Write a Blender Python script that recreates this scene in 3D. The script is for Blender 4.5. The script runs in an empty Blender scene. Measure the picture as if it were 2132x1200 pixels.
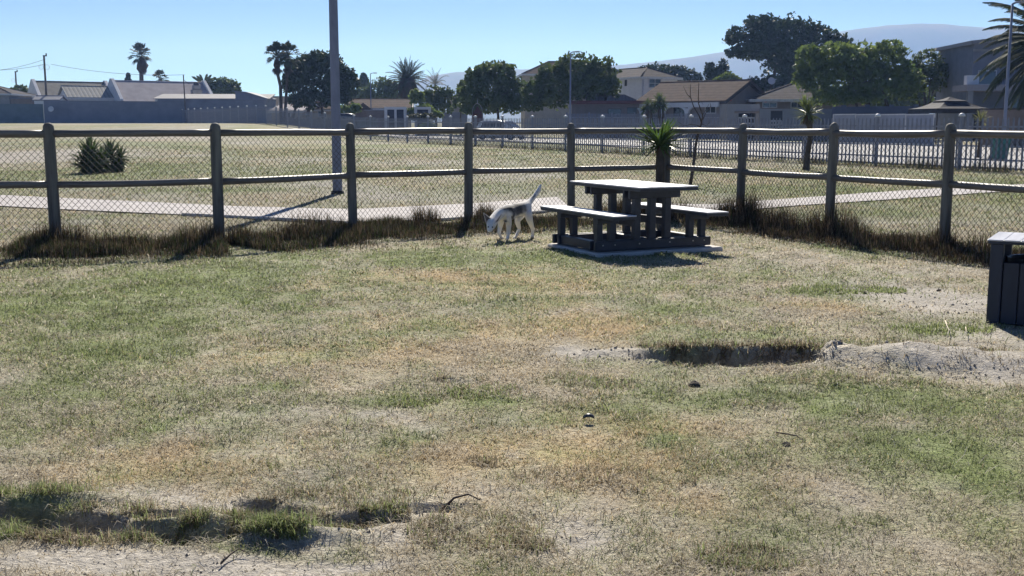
import bpy, math, random
import numpy as np
from mathutils import Vector, Matrix

# ------------------------------------------------------------------ camera
SC = bpy.context.scene
COL = SC.collection
EYE = 1.5
FPX = 2300.0                      # focal length in photo pixels
PITCH = math.radians(8.5)
cam_d = bpy.data.cameras.new('camera')
cam_d.sensor_width = 36.0
cam_d.lens = 36.0 * FPX / 2132.0
cam_d.clip_start = 0.05
cam_d.clip_end = 30000
cam = bpy.data.objects.new('camera', cam_d)
cam.location = (0, 0, EYE)
cam.rotation_euler = (math.pi / 2 - PITCH, 0, 0)
COL.objects.link(cam)
SC.camera = cam

# ------------------------------------------------------------------ light
SUN_EL = math.radians(37)
SUN_AZ = math.radians(2)          # measured from +Y towards +X
W = bpy.data.worlds.new('World')
SC.world = W
W.use_nodes = True
wn = W.node_tree
wn.nodes.clear()
w_out = wn.nodes.new('ShaderNodeOutputWorld')
w_bg = wn.nodes.new('ShaderNodeBackground')
w_sky = wn.nodes.new('ShaderNodeTexSky')
w_sky.sky_type = 'NISHITA'
w_sky.sun_disc = False
w_sky.sun_elevation = SUN_EL
w_sky.sun_rotation = SUN_AZ
w_sky.altitude = 50
w_sky.air_density = 0.32
w_sky.dust_density = 0.0
w_sky.ozone_density = 9.0
w_bg.inputs['Strength'].default_value = 0.086
wn.links.new(w_sky.outputs[0], w_bg.inputs[0])
wn.links.new(w_bg.outputs[0], w_out.inputs[0])

sun_d = bpy.data.lights.new('sun', 'SUN')
sun_d.energy = 5.0
sun_d.angle = math.radians(0.53)
sun_d.color = (1.0, 0.955, 0.89)
sun = bpy.data.objects.new('sun', sun_d)
s_dir = Vector((math.sin(SUN_AZ) * math.cos(SUN_EL), math.cos(SUN_AZ) * math.cos(SUN_EL), math.sin(SUN_EL)))
sun.rotation_euler = s_dir.to_track_quat('Z', 'Y').to_euler()
sun.location = (0, 40, 60)
COL.objects.link(sun)

SC.view_settings.view_transform = 'Standard'
SC.view_settings.look = 'None'
SC.view_settings.exposure = 0.68
SC.view_settings.gamma = 1.0
SC.render.engine = 'CYCLES'
SC.cycles.max_bounces = 6
SC.cycles.diffuse_bounces = 3
SC.cycles.transmission_bounces = 4
SC.cycles.volume_bounces = 0
SC.cycles.use_denoising = True

# ------------------------------------------------------------------ pixel -> world helpers (for laying out the place)
cp, sp = math.cos(PITCH), math.sin(PITCH)


def ray(px, py):
    v = (600 - py) / FPX
    return Vector(((px - 1066) / FPX, cp + v * sp, -sp + v * cp))


def P(px, py, Y):
    d = ray(px, py)
    t = Y / d.y
    return Vector((0, 0, EYE)) + d * t


def PZ(px, py, z):
    d = ray(px, py)
    t = (z - EYE) / d.z
    return Vector((0, 0, EYE)) + d * t


def sstep(a, b, x):
    t = np.clip((np.asarray(x, float) - a) / (b - a), 0, 1)
    return t * t * (3 - 2 * t)


def _hash(ix, iy, seed):
    h = (ix.astype(np.int64) * 374761393 + iy.astype(np.int64) * 668265263 + seed * 2246822519) & 0xFFFFFFFF
    h = ((h ^ (h >> 13)) * 1274126177) & 0xFFFFFFFF
    return ((h ^ (h >> 16)) & 0xFFFF) / 65535.0


def vnoise(x, y, seed=0):
    x = np.asarray(x, float); y = np.asarray(y, float)
    ix = np.floor(x); iy = np.floor(y)
    fx = x - ix; fy = y - iy
    fx = fx * fx * (3 - 2 * fx); fy = fy * fy * (3 - 2 * fy)
    a = _hash(ix, iy, seed); b = _hash(ix + 1, iy, seed)
    c = _hash(ix, iy + 1, seed); d = _hash(ix + 1, iy + 1, seed)
    return a + (b - a) * fx + (c - a) * fy + (a - b - c + d) * fx * fy


def fbm(x, y, seed=0, o=3):
    s = 0; a = 0.5; n = 0
    for k in range(o):
        s = s + a * vnoise(x * 2 ** k, y * 2 ** k, seed + k * 17); n += a; a *= 0.5
    return s / n


# ------------------------------------------------------------------ terrain height
def base_T(x, y):
    h = 0.2 * sstep(30, 90, y)
    h = h + 1.25 * sstep(8, 26, -np.asarray(x, float)) * sstep(38, 112, y)
    return h


def flat_pt(px, py):
    p = PZ(px, py, 0.0)
    return p.x, p.y


# holes and heaps: (px, py, rx m, ry m, depth, edge softness, seed)
PITS = [
    (1530, 742, 0.58, 0.30, 0.20, 0.20, 3),
    (1640, 738, 0.24, 0.22, 0.14, 0.25, 5),
    (1400, 738, 0.26, 0.17, 0.09, 0.30, 6),
    (20, 1072, 0.20, 0.12, 0.11, 0.35, 7),
    (150, 1088, 0.19, 0.12, 0.11, 0.35, 17),
    (285, 1100, 0.16, 0.08, 0.08, 0.35, 8),
    (420, 1112, 0.19, 0.08, 0.08, 0.35, 9),
    (580, 1068, 0.13, 0.11, 0.10, 0.30, 10),
    (540, 1048, 0.10, 0.05, 0.05, 0.35, 11),
    (700, 1092, 0.16, 0.08, 0.05, 0.35, 12),
    (760, 1080, 0.20, 0.07, 0.055, 0.4, 18),
    (900, 1062, 0.14, 0.05, 0.04, 0.4, 19),
    (340, 1070, 0.16, 0.05, 0.05, 0.4, 20),
    (950, 790, 0.16, 0.07, 0.03, 0.4, 14),
    (1752, 750, 0.05, 0.035, 0.04, 0.4, 15),
]
HEAPS = [
    (1850, 754, 0.72, 0.42, 0.085, 21),
    (2060, 758, 0.85, 0.46, 0.065, 22),
    (1730, 748, 0.26, 0.22, 0.06, 23),
    (1290, 735, 0.35, 0.18, 0.025, 24),
    (120, 1042, 0.45, 0.10, 0.035, 25),
    (600, 1118, 0.35, 0.09, 0.045, 26),
    (430, 1085, 0.22, 0.06, 0.03, 27),
]
PITS = [flat_pt(a[0], a[1]) + a[2:] for a in PITS]
HEAPS = [flat_pt(a[0], a[1]) + a[2:] for a in HEAPS]


def dug(x, y):
    """(height change, pit amount, heap amount)"""
    x = np.asarray(x, float); y = np.asarray(y, float)
    dz = np.zeros_like(x); pm = np.zeros_like(x); hm = np.zeros_like(x)
    for (cx, cy, rx, ry, dep, soft, sd) in PITS:
        q = np.sqrt(((x - cx) / rx) ** 2 + ((y - cy) / ry) ** 2)
        q = q + 0.55 * (fbm(x * 7 + sd, y * 7, sd, 3) - 0.5)
        m = 1 - sstep(1 - soft, 1 + soft * 0.3, q)
        dz = np.minimum(dz, -dep * m * (0.75 + 0.5 * vnoise(x * 9, y * 9, sd)))
        pm = np.maximum(pm, m)
    for (cx, cy, rx, ry, hh, sd) in HEAPS:
        q = np.sqrt(((x - cx) / rx) ** 2 + ((y - cy) / ry) ** 2)
        q = q + 0.35 * (fbm(x * 4 + sd, y * 4, sd, 3) - 0.5)
        m = 1 - sstep(0.0, 1.1, q)
        hm = np.maximum(hm, m)
        dz = dz + hh * m * (1 - pm)
    return dz, pm, hm


def lawn_mask(y):
    return 1 - sstep(15.0, 24.0, y)


def T(x, y):
    x = np.asarray(x, float); y = np.asarray(y, float)
    h = base_T(x, y)
    dz, pm, hm = dug(x, y)
    rough = 0.028 * (fbm(x * 1.7, y * 1.7, 40, 2) - 0.5) + 0.020 * (fbm(x * 8, y * 8, 41, 2) - 0.5)
    rough = rough + np.maximum(hm, pm) * (0.042 * (fbm(x * 13, y * 13, 44, 3) - 0.5) + 0.03 * np.abs(fbm(x * 6, y * 9, 45, 3) - 0.5))
    return h + rough * lawn_mask(y) + dz


def Tz(x, y):
    return float(T(np.array([x]), np.array([y]))[0])


def G(px, py):
    d = ray(px, py)
    lo, hi = 2.0, None
    t = 2.0
    while t < 900:
        p = Vector((0, 0, EYE)) + d * t
        if p.z <= float(base_T(np.array([p.x]), np.array([p.y]))[0]):
            hi = t; break
        lo = t; t *= 1.02
    if hi is None:
        hi = 900
    for _ in range(30):
        m = (lo + hi) / 2
        p = Vector((0, 0, EYE)) + d * m
        if p.z <= float(base_T(np.array([p.x]), np.array([p.y]))[0]):
            hi = m
        else:
            lo = m
    p = Vector((0, 0, EYE)) + d * hi
    return p


# ------------------------------------------------------------------ ground cover maps (world ellipses)
def _ell(lst):
    out = []
    for (px, py, rx, ry, w) in lst:
        c = PZ(px, py, 0); e = PZ(px, py + ry, 0); g = PZ(px, py - ry, 0)
        out.append((c.x, (e.y + g.y) / 2, rx * c.y / FPX, max(0.05, (g.y - e.y) / 2), w))
    return out


GREEN = _ell([(300, 650, 520, 130, .85), (150, 800, 330, 60, .35), (1740, 605, 170, 16, 1.0), (1980, 690, 130, 22, 1.0),
              (1800, 850, 480, 42, .85), (2080, 985, 150, 70, .8), (800, 835, 75, 16, .9), (1010, 820, 90, 22, .7),
              (1330, 640, 300, 26, .55), (620, 1112, 100, 18, 1.0), (110, 1035, 130, 14, 1.0), (10, 1100, 55, 26, 1.0),
              (870, 910, 60, 40, .5), (1750, 960, 200, 50, .4), (1600, 700, 220, 22, .5), (1150, 535, 300, 20, .8),
              (900, 545, 500, 22, .7), (1450, 570, 280, 22, .55), (300, 890, 60, 14, .8), (560, 860, 60, 10, .6), (1650, 1110, 150, 40, .45),
              (2050, 1100, 120, 60, .45), (450, 1090, 120, 12, .7), (1900, 530, 260, 40, .35), (1430, 945, 60, 14, .6), (600, 805, 110, 12, .6)])
DRY = _ell([(1000, 585, 260, 34, 1.0), (1250, 680, 260, 24, .8), (700, 735, 330, 36, .6), (1200, 950, 330, 95, .9), (1050, 990, 160, 50, .6),
            (950, 690, 230, 36, .6), (400, 960, 330, 40, .5), (1700, 640, 200, 14, .5), (1500, 1040, 200, 50, .4), (1130, 640, 140, 14, .6)])
SAND = _ell([(300, 1180, 520, 44, 1.35), (720, 1158, 300, 34, 1.1), (1950, 625, 170, 44, 1.1), (2030, 700, 140, 28, .85), (1230, 738, 130, 16, .9), (1900, 757, 270, 36, 1.0),
             (2100, 765, 120, 36, 1.0), (480, 1020, 420, 36, .75), (1250, 1120, 220, 60, .65), (650, 930, 200, 30, .3), (1900, 725, 240, 18, .5),
             (350, 1085, 330, 45, .5), (1980, 560, 200, 20, .35), (860, 1060, 220, 50, .75), (100, 940, 250, 30, .3), (1640, 540, 200, 25, .25), (700, 870, 300, 25, .35)])


def cover(x, y):
    """greenness, dryness, bareness of the ground at x, y"""
    x = np.asarray(x, float); y = np.asarray(y, float)
    wx = x + 0.35 * (fbm(x * 1.3, y * 1.3, 61, 3) - 0.5) * 2
    wy = y + 0.5 * (fbm(x * 1.3, y * 1.3, 62, 3) - 0.5) * 2

    def acc(lst):
        s = np.zeros_like(x)
        for (cx, cy, rx, ry, w) in lst:
            q = ((wx - cx) / rx) ** 2 + ((wy - cy) / ry) ** 2
            s = np.maximum(s, w * np.exp(-q * 1.1))
        return s
    n1 = fbm(x * 1.6, y * 1.1, 63, 3); n2 = fbm(x * 5, y * 3.5, 64, 3)
    g = 1.2 * acc(GREEN) + 0.17 + 1.1 * (n1 - 0.5) + 0.9 * (n2 - 0.5)
    d = 1.35 * acc(DRY) + 0.10 + 0.6 * (fbm(x * 2, y * 1.4, 65, 3) - 0.5)
    s = 1.2 * acc(SAND) + 0.05 + 0.7 * (fbm(x * 2.6, y * 1.7, 66, 3) - 0.5) + 0.6 * (fbm(x * 9, y * 7, 67, 2) - 0.5)
    dz, pm, hm = dug(x, y)
    s = np.maximum(s, np.maximum(pm * 0.9, sstep(0.15, .5, hm) * (0.8 + .5 * (n2 - .5)) * (x > 0)))
    return np.clip(g, 0, 1), np.clip(d, 0, 1), np.clip(s, 0, 1)


# ------------------------------------------------------------------ materials
MATS = {}


def nodes_of(m):
    m.use_nodes = True
    nt = m.node_tree
    return nt, nt.nodes, nt.links


def pmat(name, c1, c2=None, rough=0.75, scale=6.0, bump=0.0, bscale=None, spec=0.3, metal=0.0, stretch=(1, 1, 1),
         detail=4, coat=0.0, bands=None, coord='Object'):
    """procedural surface: two tones mixed by noise, optional bump and optional bands (axis, per metre, depth)"""
    if name in MATS:
        return MATS[name]
    m = bpy.data.materials.new(name)
    nt, N, L = nodes_of(m)
    b = N['Principled BSDF']
    c2 = c2 or tuple(v * 0.72 for v in c1)
    tc = N.new('ShaderNodeTexCoord'); mp = N.new('ShaderNodeMapping')
    mp.inputs['Scale'].default_value = stretch
    L.new(tc.outputs[coord], mp.inputs[0])
    no = N.new('ShaderNodeTexNoise'); no.inputs['Scale'].default_value = scale
    no.inputs['Detail'].default_value = detail; no.inputs['Roughness'].default_value = 0.62
    L.new(mp.outputs[0], no.inputs['Vector'])
    cr = N.new('ShaderNodeValToRGB')
    cr.color_ramp.elements[0].position = 0.32; cr.color_ramp.elements[1].position = 0.68
    cr.color_ramp.elements[0].color = (*c2, 1); cr.color_ramp.elements[1].color = (*c1, 1)
    L.new(no.outputs[0], cr.inputs[0])
    colout = cr.outputs[0]
    hgt = None
    if bands:
        ax, per, dep, dark = bands
        sx = N.new('ShaderNodeSeparateXYZ'); L.new(tc.outputs[coord], sx.inputs[0])
        mu = N.new('ShaderNodeMath'); mu.operation = 'MULTIPLY'; mu.inputs[1].default_value = per
        L.new(sx.outputs[ax], mu.inputs[0])
        fr = N.new('ShaderNodeMath'); fr.operation = 'FRACT'; L.new(mu.outputs[0], fr.inputs[0])
        pp = N.new('ShaderNodeMath'); pp.operation = 'PINGPONG'; pp.inputs[1].default_value = 0.5
        L.new(fr.outputs[0], pp.inputs[0])
        r2 = N.new('ShaderNodeMapRange'); r2.inputs[1].default_value = 0.0; r2.inputs[2].default_value = 0.16
        r2.inputs[3].default_value = dark; r2.inputs[4].default_value = 1.0
        L.new(pp.outputs[0], r2.inputs[0])
        mx = N.new('ShaderNodeMix'); mx.data_type = 'RGBA'; mx.blend_type = 'MULTIPLY'; mx.inputs[0].default_value = 1
        L.new(colout, mx.inputs[6]); L.new(r2.outputs[0], mx.inputs[7])
        colout = mx.outputs[2]
        hgt = pp.outputs[0]
    L.new(colout, b.inputs['Base Color'])
    b.inputs['Roughness'].default_value = rough
    b.inputs['Specular IOR Level'].default_value = spec
    b.inputs['Metallic'].default_value = metal
    b.inputs['Coat Weight'].default_value = coat
    if bump or hgt:
        bp = N.new('ShaderNodeBump'); bp.inputs['Strength'].default_value = 0.6
        if hgt:
            bp.inputs['Distance'].default_value = bands[2]
            L.new(hgt, bp.inputs['Height'])
        else:
            n2 = N.new('ShaderNodeTexNoise'); n2.inputs['Scale'].default_value = bscale or scale * 4
            n2.inputs['Detail'].default_value = 5
            L.new(mp.outputs[0], n2.inputs['Vector'])
            bp.inputs['Distance'].default_value = bump
            L.new(n2.outputs[0], bp.inputs['Height'])
        L.new(bp.outputs[0], b.inputs['Normal'])
    MATS[name] = m
    return m


def leafmat(name, c1, c2, trans=0.3, scale=0.6, rough=0.55, attr=False, spec=0.25):
    if name in MATS:
        return MATS[name]
    m = bpy.data.materials.new(name)
    nt, N, L = nodes_of(m)
    b = N['Principled BSDF']; out = N['Material Output']
    if attr:
        at = N.new('ShaderNodeAttribute'); at.attribute_name = 'Col'
        colout = at.outputs['Color']
    else:
        tc = N.new('ShaderNodeTexCoord')
        no = N.new('ShaderNodeTexNoise'); no.inputs['Scale'].default_value = scale; no.inputs['Detail'].default_value = 6
        L.new(tc.outputs['Object'], no.inputs['Vector'])
        cr = N.new('ShaderNodeValToRGB')
        cr.color_ramp.elements[0].position = 0.3; cr.color_ramp.elements[1].position = 0.7
        cr.color_ramp.elements[0].color = (*c2, 1); cr.color_ramp.elements[1].color = (*c1, 1)
        L.new(no.outputs[0], cr.inputs[0])
        colout = cr.outputs[0]
    b.inputs['Roughness'].default_value = rough
    b.inputs['Specular IOR Level'].default_value = spec
    L.new(colout, b.inputs['Base Color'])
    tr = N.new('ShaderNodeBsdfTranslucent')
    L.new(colout, tr.inputs['Color'])
    mx = N.new('ShaderNodeMixShader'); mx.inputs[0].default_value = trans
    L.new(b.outputs[0], mx.inputs[1]); L.new(tr.outputs[0], mx.inputs[2])
    L.new(mx.outputs[0], out.inputs['Surface'])
    MATS[name] = m
    return m


# ------------------------------------------------------------------ mesh builder
class MB:
    def __init__(s):
        s.v = []; s.f = []; s.sm = []

    def add(s, vs, fs, smooth=False):
        o = len(s.v)
        s.v.extend([tuple(v) for v in vs])
        for f in fs:
            s.f.append(tuple(i + o for i in f)); s.sm.append(smooth)
        return s

    def box(s, c, d, rz=0.0, rx=0.0, ry=0.0, M=None):
        R = Matrix.Rotation(rz, 4, 'Z') @ Matrix.Rotation(ry, 4, 'Y') @ Matrix.Rotation(rx, 4, 'X')
        if M is not None:
            R = M
        hx, hy, hz = d[0] / 2, d[1] / 2, d[2] / 2
        vs = []
        for (x, y, z) in ((-1, -1, -1), (1, -1, -1), (1, 1, -1), (-1, 1, -1), (-1, -1, 1), (1, -1, 1), (1, 1, 1), (-1, 1, 1)):
            vs.append(Vector(c) + (R @ Vector((x * hx, y * hy, z * hz))))
        return s.add(vs, [(0, 3, 2, 1), (4, 5, 6, 7), (0, 1, 5, 4), (1, 2, 6, 5), (2, 3, 7, 6), (3, 0, 4, 7)])

    def bbox(s, c, d, bev=0.008, rz=0.0):
        """box with chamfered vertical and top/bottom edges"""
        hx, hy, hz = d[0] / 2, d[1] / 2, d[2] / 2
        b = min(bev, hx * .45, hy * .45, hz * .45)
        R = Matrix.Rotation(rz, 3, 'Z')
        vs = []

        def ring(x, y, z):
            q = []
            for (sx, sy, a) in ((-1, -1, 0), (1, -1, 1), (1, 1, 0), (-1, 1, 1)):
                p1 = (sx * x, sy * (y - b)); p2 = (sx * (x - b), sy * y)
                pr = (p1, p2) if (sx * sy > 0) else (p2, p1)
                q += [(pr[0][0], pr[0][1], z), (pr[1][0], pr[1][1], z)]
            return q
        for (x, y, z) in ((hx - b, hy - b, -hz), (hx, hy, -hz + b), (hx, hy, hz - b), (hx - b, hy - b, hz)):
            for t in ring(x, y, z):
                vs.append(Vector(c) + R @ Vector(t))
        fs = [tuple(range(7, -1, -1)), tuple(range(24, 32))]
        for k in range(3):
            for i in range(8):
                j = (i + 1) % 8
                fs.append((k * 8 + i, k * 8 + j, k * 8 + 8 + j, k * 8 + 8 + i))
        return s.add(vs, fs)

    def tube(s, pts, rad, n=8, cap=True, smooth=True, wob=0.0, rng=None):
        pts = [Vector(p) for p in pts]
        if not isinstance(rad, (list, tuple)):
            rad = [rad] * len(pts)
        o = len(s.v); up = Vector((0, 0, 1)); prev = None
        for i, p in enumerate(pts):
            a = pts[max(0, i - 1)]; b = pts[min(len(pts) - 1, i + 1)]
            t = (b - a)
            if t.length < 1e-9:
                t = Vector((0, 0, 1))
            t.normalize()
            if prev is None:
                ref = Vector((0, 1, 0)) if abs(t.z) > 0.9 else up
                u = t.cross(ref).normalized()
            else:
                u = (prev - t * prev.dot(t)).normalized()
            prev = u
            w = t.cross(u)
            for k in range(n):
                an = 2 * math.pi * k / n
                r = rad[i] * (1 + (rng.uniform(-wob, wob) if rng else 0))
                s.v.append(tuple(p + (u * math.cos(an) + w * math.sin(an)) * r))
        for i in range(len(pts) - 1):
            for k in range(n):
                j = (k + 1) % n
                s.f.append((o + i * n + k, o + i * n + j, o + (i + 1) * n + j, o + (i + 1) * n + k)); s.sm.append(smooth)
        if cap:
            s.f.append(tuple(o + k for k in range(n - 1, -1, -1))); s.sm.append(False)
            e = o + (len(pts) - 1) * n
            s.f.append(tuple(e + k for k in range(n))); s.sm.append(False)
        return s

    def prism(s, poly, axis, a, b):
        """extrude a 2-D polygon along an axis ('x','y','z') from a to b"""
        n = len(poly); vs = []
        for t in (a, b):
            for (p, q) in poly:
                vs.append((t, p, q) if axis == 'x' else (p, t, q) if axis == 'y' else (p, q, t))
        fs = [tuple(range(n - 1, -1, -1)), tuple(range(n, 2 * n))]
        fs += [(i, (i + 1) % n, n + (i + 1) % n, n + i) for i in range(n)]
        return s.add(vs, fs)

    def lathe(s, prof, c=(0, 0, 0), n=16, smooth=True):
        o = len(s.v)
        for (r, z) in prof:
            for k in range(n):
                a = 2 * math.pi * k / n
                s.v.append((c[0] + r * math.cos(a), c[1] + r * math.sin(a), c[2] + z))
        for i in range(len(prof) - 1):
            for k in range(n):
                j = (k + 1) % n
                s.f.append((o + i * n + k, o + i * n + j, o + (i + 1) * n + j, o + (i + 1) * n + k)); s.sm.append(smooth)
        s.f.append(tuple(o + k for k in range(n - 1, -1, -1))); s.sm.append(False)
        e = o + (len(prof) - 1) * n
        s.f.append(tuple(e + k for k in range(n))); s.sm.append(False)
        return s

    def quad(s, a, b, c, d):
        return s.add([a, b, c, d], [(0, 1, 2, 3)])

    def build(s, name, mat, parent=None, world=False):
        """world=True: vertices were given in world space and the (unrotated) parent's place is taken off"""
        me = bpy.data.meshes.new(name)
        vs = s.v
        if world and parent is not None:
            l = parent.location
            vs = [(v[0] - l.x, v[1] - l.y, v[2] - l.z) for v in vs]
        me.from_pydata(vs, [], s.f)
        me.polygons.foreach_set('use_smooth', s.sm)
        me.materials.append(mat)
        me.update()
        o = bpy.data.objects.new(name, me)
        COL.objects.link(o)
        if parent is not None:
            o.parent = parent
        return o


def np_mesh(name, V, F4, mat, parent=None, F3=None, col=None, smooth=False, world=False):
    """big mesh from numpy arrays: F4 (n,4) quads and F3 (m,3) triangles"""
    me = bpy.data.meshes.new(name)
    V = np.asarray(V, np.float32)
    if world and parent is not None:
        V = V - np.array(parent.location, np.float32)
    me.vertices.add(len(V)); me.vertices.foreach_set('co', V.ravel())
    n4 = 0 if F4 is None else len(F4); n3 = 0 if F3 is None else len(F3)
    li = []; st = []; tot = 0
    if n4:
        li.append(np.asarray(F4, np.int32).ravel()); st.append(np.arange(n4) * 4); tot = n4 * 4
    if n3:
        li.append(np.asarray(F3, np.int32).ravel()); st.append(tot + np.arange(n3) * 3); tot += n3 * 3
    me.loops.add(tot); me.loops.foreach_set('vertex_index', np.concatenate(li))
    me.polygons.add(n4 + n3); me.polygons.foreach_set('loop_start', np.concatenate(st).astype(np.int32))
    me.polygons.foreach_set('use_smooth', np.full(n4 + n3, smooth))
    me.update(calc_edges=True)
    if col is not None:
        a = me.color_attributes.new('Col', 'FLOAT_COLOR', 'POINT')
        a.data.foreach_set('color', np.asarray(col, np.float32).ravel())
    me.materials.append(mat)
    o = bpy.data.objects.new(name, me)
    COL.objects.link(o)
    if parent is not None:
        o.parent = parent
    return o


def tag(o, label=None, cat=None, group=None, kind=None):
    if label: o['label'] = label
    if cat: o['category'] = cat
    if group: o['group'] = group
    if kind: o['kind'] = kind
    return o


def thing(name, label, cat, loc=(0, 0, 0), rz=0.0, group=None):
    o = bpy.data.objects.new(name, None)
    o.empty_display_size = 0.2
    COL.objects.link(o)
    o.location = loc
    o.rotation_euler = (0, 0, rz)
    return tag(o, label, cat, group)


def dup(root, loc, rz=None, label=None, scale=None):
    r = root.copy(); COL.objects.link(r); r.location = loc
    if rz is not None: r.rotation_euler = (0, 0, rz)
    if scale is not None: r.scale = (scale,) * 3
    if label: r['label'] = label
    for ch in list(root.children):
        c = ch.copy(); COL.objects.link(c); c.parent = r
        for g in ch.children:
            d = g.copy(); COL.objects.link(d); d.parent = c
    return r

# ================================================================== GROUND
GRN = np.array([.165, .205, .08]); GRN2 = np.array([.29, .32, .14]); TAN = np.array([.57, .45, .265]); STRAW = np.array([.55, .495, .385])
SND = np.array([.47, .435, .38]); SOIL = np.array([.115, .095, .075])


def far_cover(x, y):
    """green / dry / bare for the field beyond the fence"""
    n = fbm(x * .12, y * .05, 71, 3); n2 = fbm(x * .9, y * .35, 72, 3); n3 = fbm(x * .25, y * .12, 73, 3)
    g = np.clip(.58 + 1.6 * (n2 - .5) + 1.0 * (n - .5), 0, 1)
    s = np.clip(.10 + 1.9 * (n3 - .5) + 1.3 * (n2 - .5), 0, 1)
    for (px, py, rx, ry, w) in FAR_SAND:
        q = ((x - px) / rx) ** 2 + ((y - py) / ry) ** 2
        s = np.maximum(s, w * np.exp(-q) * (.45 + .9 * n2))
    for (px, py, rx, ry, w) in FAR_GREEN:
        q = ((x - px) / rx) ** 2 + ((y - py) / ry) ** 2
        g = np.maximum(g, w * np.exp(-q) * (.5 + n2))
        s = s * (1 - .8 * np.exp(-q))
    return np.clip(g, 0, 1), np.clip(.45 + 1.0 * (n - .5), 0, 1), np.clip(s, 0, 1)


FAR_SAND = []; FAR_GREEN = []
for (px, py, rxp, ry, w) in [(60, 330, 220, 9, 1.5), (330, 305, 220, 6, 1.2), (620, 335, 200, 4, .8), (900, 340, 200, 4, .8), (40, 480, 200, 1.2, 1.0),
                             (1300, 425, 160, 3.0, .9), (640, 430, 140, 1.0, .5), (1050, 415, 300, 2.4, .75)]:
    c = PZ(px, py, 0); FAR_SAND.append((c.x, c.y, rxp * c.y / FPX, ry, w))
for (px, py, rxp, ry, w) in [(450, 396, 300, 1.4, 1.0), (900, 275, 300, 9, .8), (1850, 445, 260, 1.5, 1.0), (1750, 365, 260, 2.5, .7), (950, 385, 160, 1.2, .6),
                             (200, 450, 250, .6, .7), (700, 300, 300, 5, .6), (400, 266, 400, 20, .7)]:
    c = PZ(px, max(py, 275), 0); FAR_GREEN.append((c.x, c.y, rxp * c.y / FPX, ry, w))


def ground_col(x, y):
    g, d, s = cover(x, y)
    g2, d2, s2 = far_cover(x, y)
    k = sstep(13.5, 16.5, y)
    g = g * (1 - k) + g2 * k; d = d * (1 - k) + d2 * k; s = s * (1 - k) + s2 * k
    dz, pm, hm = dug(x, y)
    c = STRAW * .74 * (1 - d)[:, None] + TAN * .85 * d[:, None]
    c = c * (1 - g)[:, None] + (GRN * .9 + GRN2 * .25) * g[:, None]
    c = c * (1 - s)[:, None] + SND * s[:, None]
    deep_soil = np.clip(pm * 1.2, 0, 1) * sstep(.02, .12, -dz)  # deeper parts of the pits take the dark soil colour
    c = c * (1 - .7 * deep_soil)[:, None] + SOIL * (.7 * deep_soil)[:, None]
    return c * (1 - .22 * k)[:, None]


def axis(dense, step, lim, ratio):
    a = list(np.arange(-dense, dense + 1e-6, step)); st = step
    while a[-1] < lim:
        st *= ratio; a.append(a[-1] + st)
    neg = [-v for v in a if v > dense]
    return np.array(sorted(neg) + a)


xs = axis(6.2, 0.034, 4600, 1.045)
ys = [-60, -20, -6, -1, 1.0, 1.8, 2.4]
while ys[-1] < 9:
    ys.append(ys[-1] * 1.0052)
while ys[-1] < 20:
    ys.append(ys[-1] * 1.0085)
while ys[-1] < 3800:
    ys.append(ys[-1] * 1.025)
ys = np.array(ys)
GX, GY = np.meshgrid(xs, ys)
gx = GX.ravel(); gy = GY.ravel()
gz = T(gx, gy)
nx, ny = len(xs), len(ys)
ii = (np.arange(ny - 1)[:, None] * nx + np.arange(nx - 1)[None, :]).ravel()
quads = np.stack([ii, ii + 1, ii + 1 + nx, ii + nx], 1)
gcol = np.ones((len(gx), 4)); gcol[:, :3] = ground_col(gx, gy)

gm = bpy.data.materials.new('lawn_soil')
nt, N, L = nodes_of(gm)
b = N['Principled BSDF']
at = N.new('ShaderNodeAttribute'); at.attribute_name = 'Col'
tc = N.new('ShaderNodeTexCoord')
n1 = N.new('ShaderNodeTexNoise'); n1.inputs['Scale'].default_value = 26; n1.inputs['Detail'].default_value = 6; n1.inputs['Roughness'].default_value = .7
n2 = N.new('ShaderNodeTexNoise'); n2.inputs['Scale'].default_value = 1.6; n2.inputs['Detail'].default_value = 6; n2.inputs['Roughness'].default_value = .65
n3 = N.new('ShaderNodeTexNoise'); n3.inputs['Scale'].default_value = 90; n3.inputs['Detail'].default_value = 3
for n in (n1, n2, n3):
    L.new(tc.outputs['Object'], n.inputs['Vector'])
r1 = N.new('ShaderNodeMapRange'); r1.inputs[1].default_value = .3; r1.inputs[2].default_value = .7; r1.inputs[3].default_value = .62; r1.inputs[4].default_value = 1.28
r2 = N.new('ShaderNodeMapRange'); r2.inputs[1].default_value = .3; r2.inputs[2].default_value = .7; r2.inputs[3].default_value = .75; r2.inputs[4].default_value = 1.22
L.new(n1.outputs[0], r1.inputs[0]); L.new(n2.outputs[0], r2.inputs[0])
mm = N.new('ShaderNodeMath'); mm.operation = 'MULTIPLY'; L.new(r1.outputs[0], mm.inputs[0]); L.new(r2.outputs[0], mm.inputs[1])
mx = N.new('ShaderNodeMix'); mx.data_type = 'RGBA'; mx.blend_type = 'MULTIPLY'; mx.inputs[0].default_value = 1
L.new(at.outputs['Color'], mx.inputs[6]); L.new(mm.outputs[0], mx.inputs[7])
L.new(mx.outputs[2], b.inputs['Base Color'])
b.inputs['Roughness'].default_value = .9; b.inputs['Specular IOR Level'].default_value = .15
ad = N.new('ShaderNodeMath'); ad.operation = 'MULTIPLY_ADD'; ad.inputs[1].default_value = .45
L.new(n3.outputs[0], ad.inputs[0]); L.new(n1.outputs[0], ad.inputs[2])
bp = N.new('ShaderNodeBump'); bp.inputs['Strength'].default_value = .9; bp.inputs['Distance'].default_value = .03
L.new(ad.outputs[0], bp.inputs['Height']); L.new(bp.outputs[0], b.inputs['Normal'])
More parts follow.
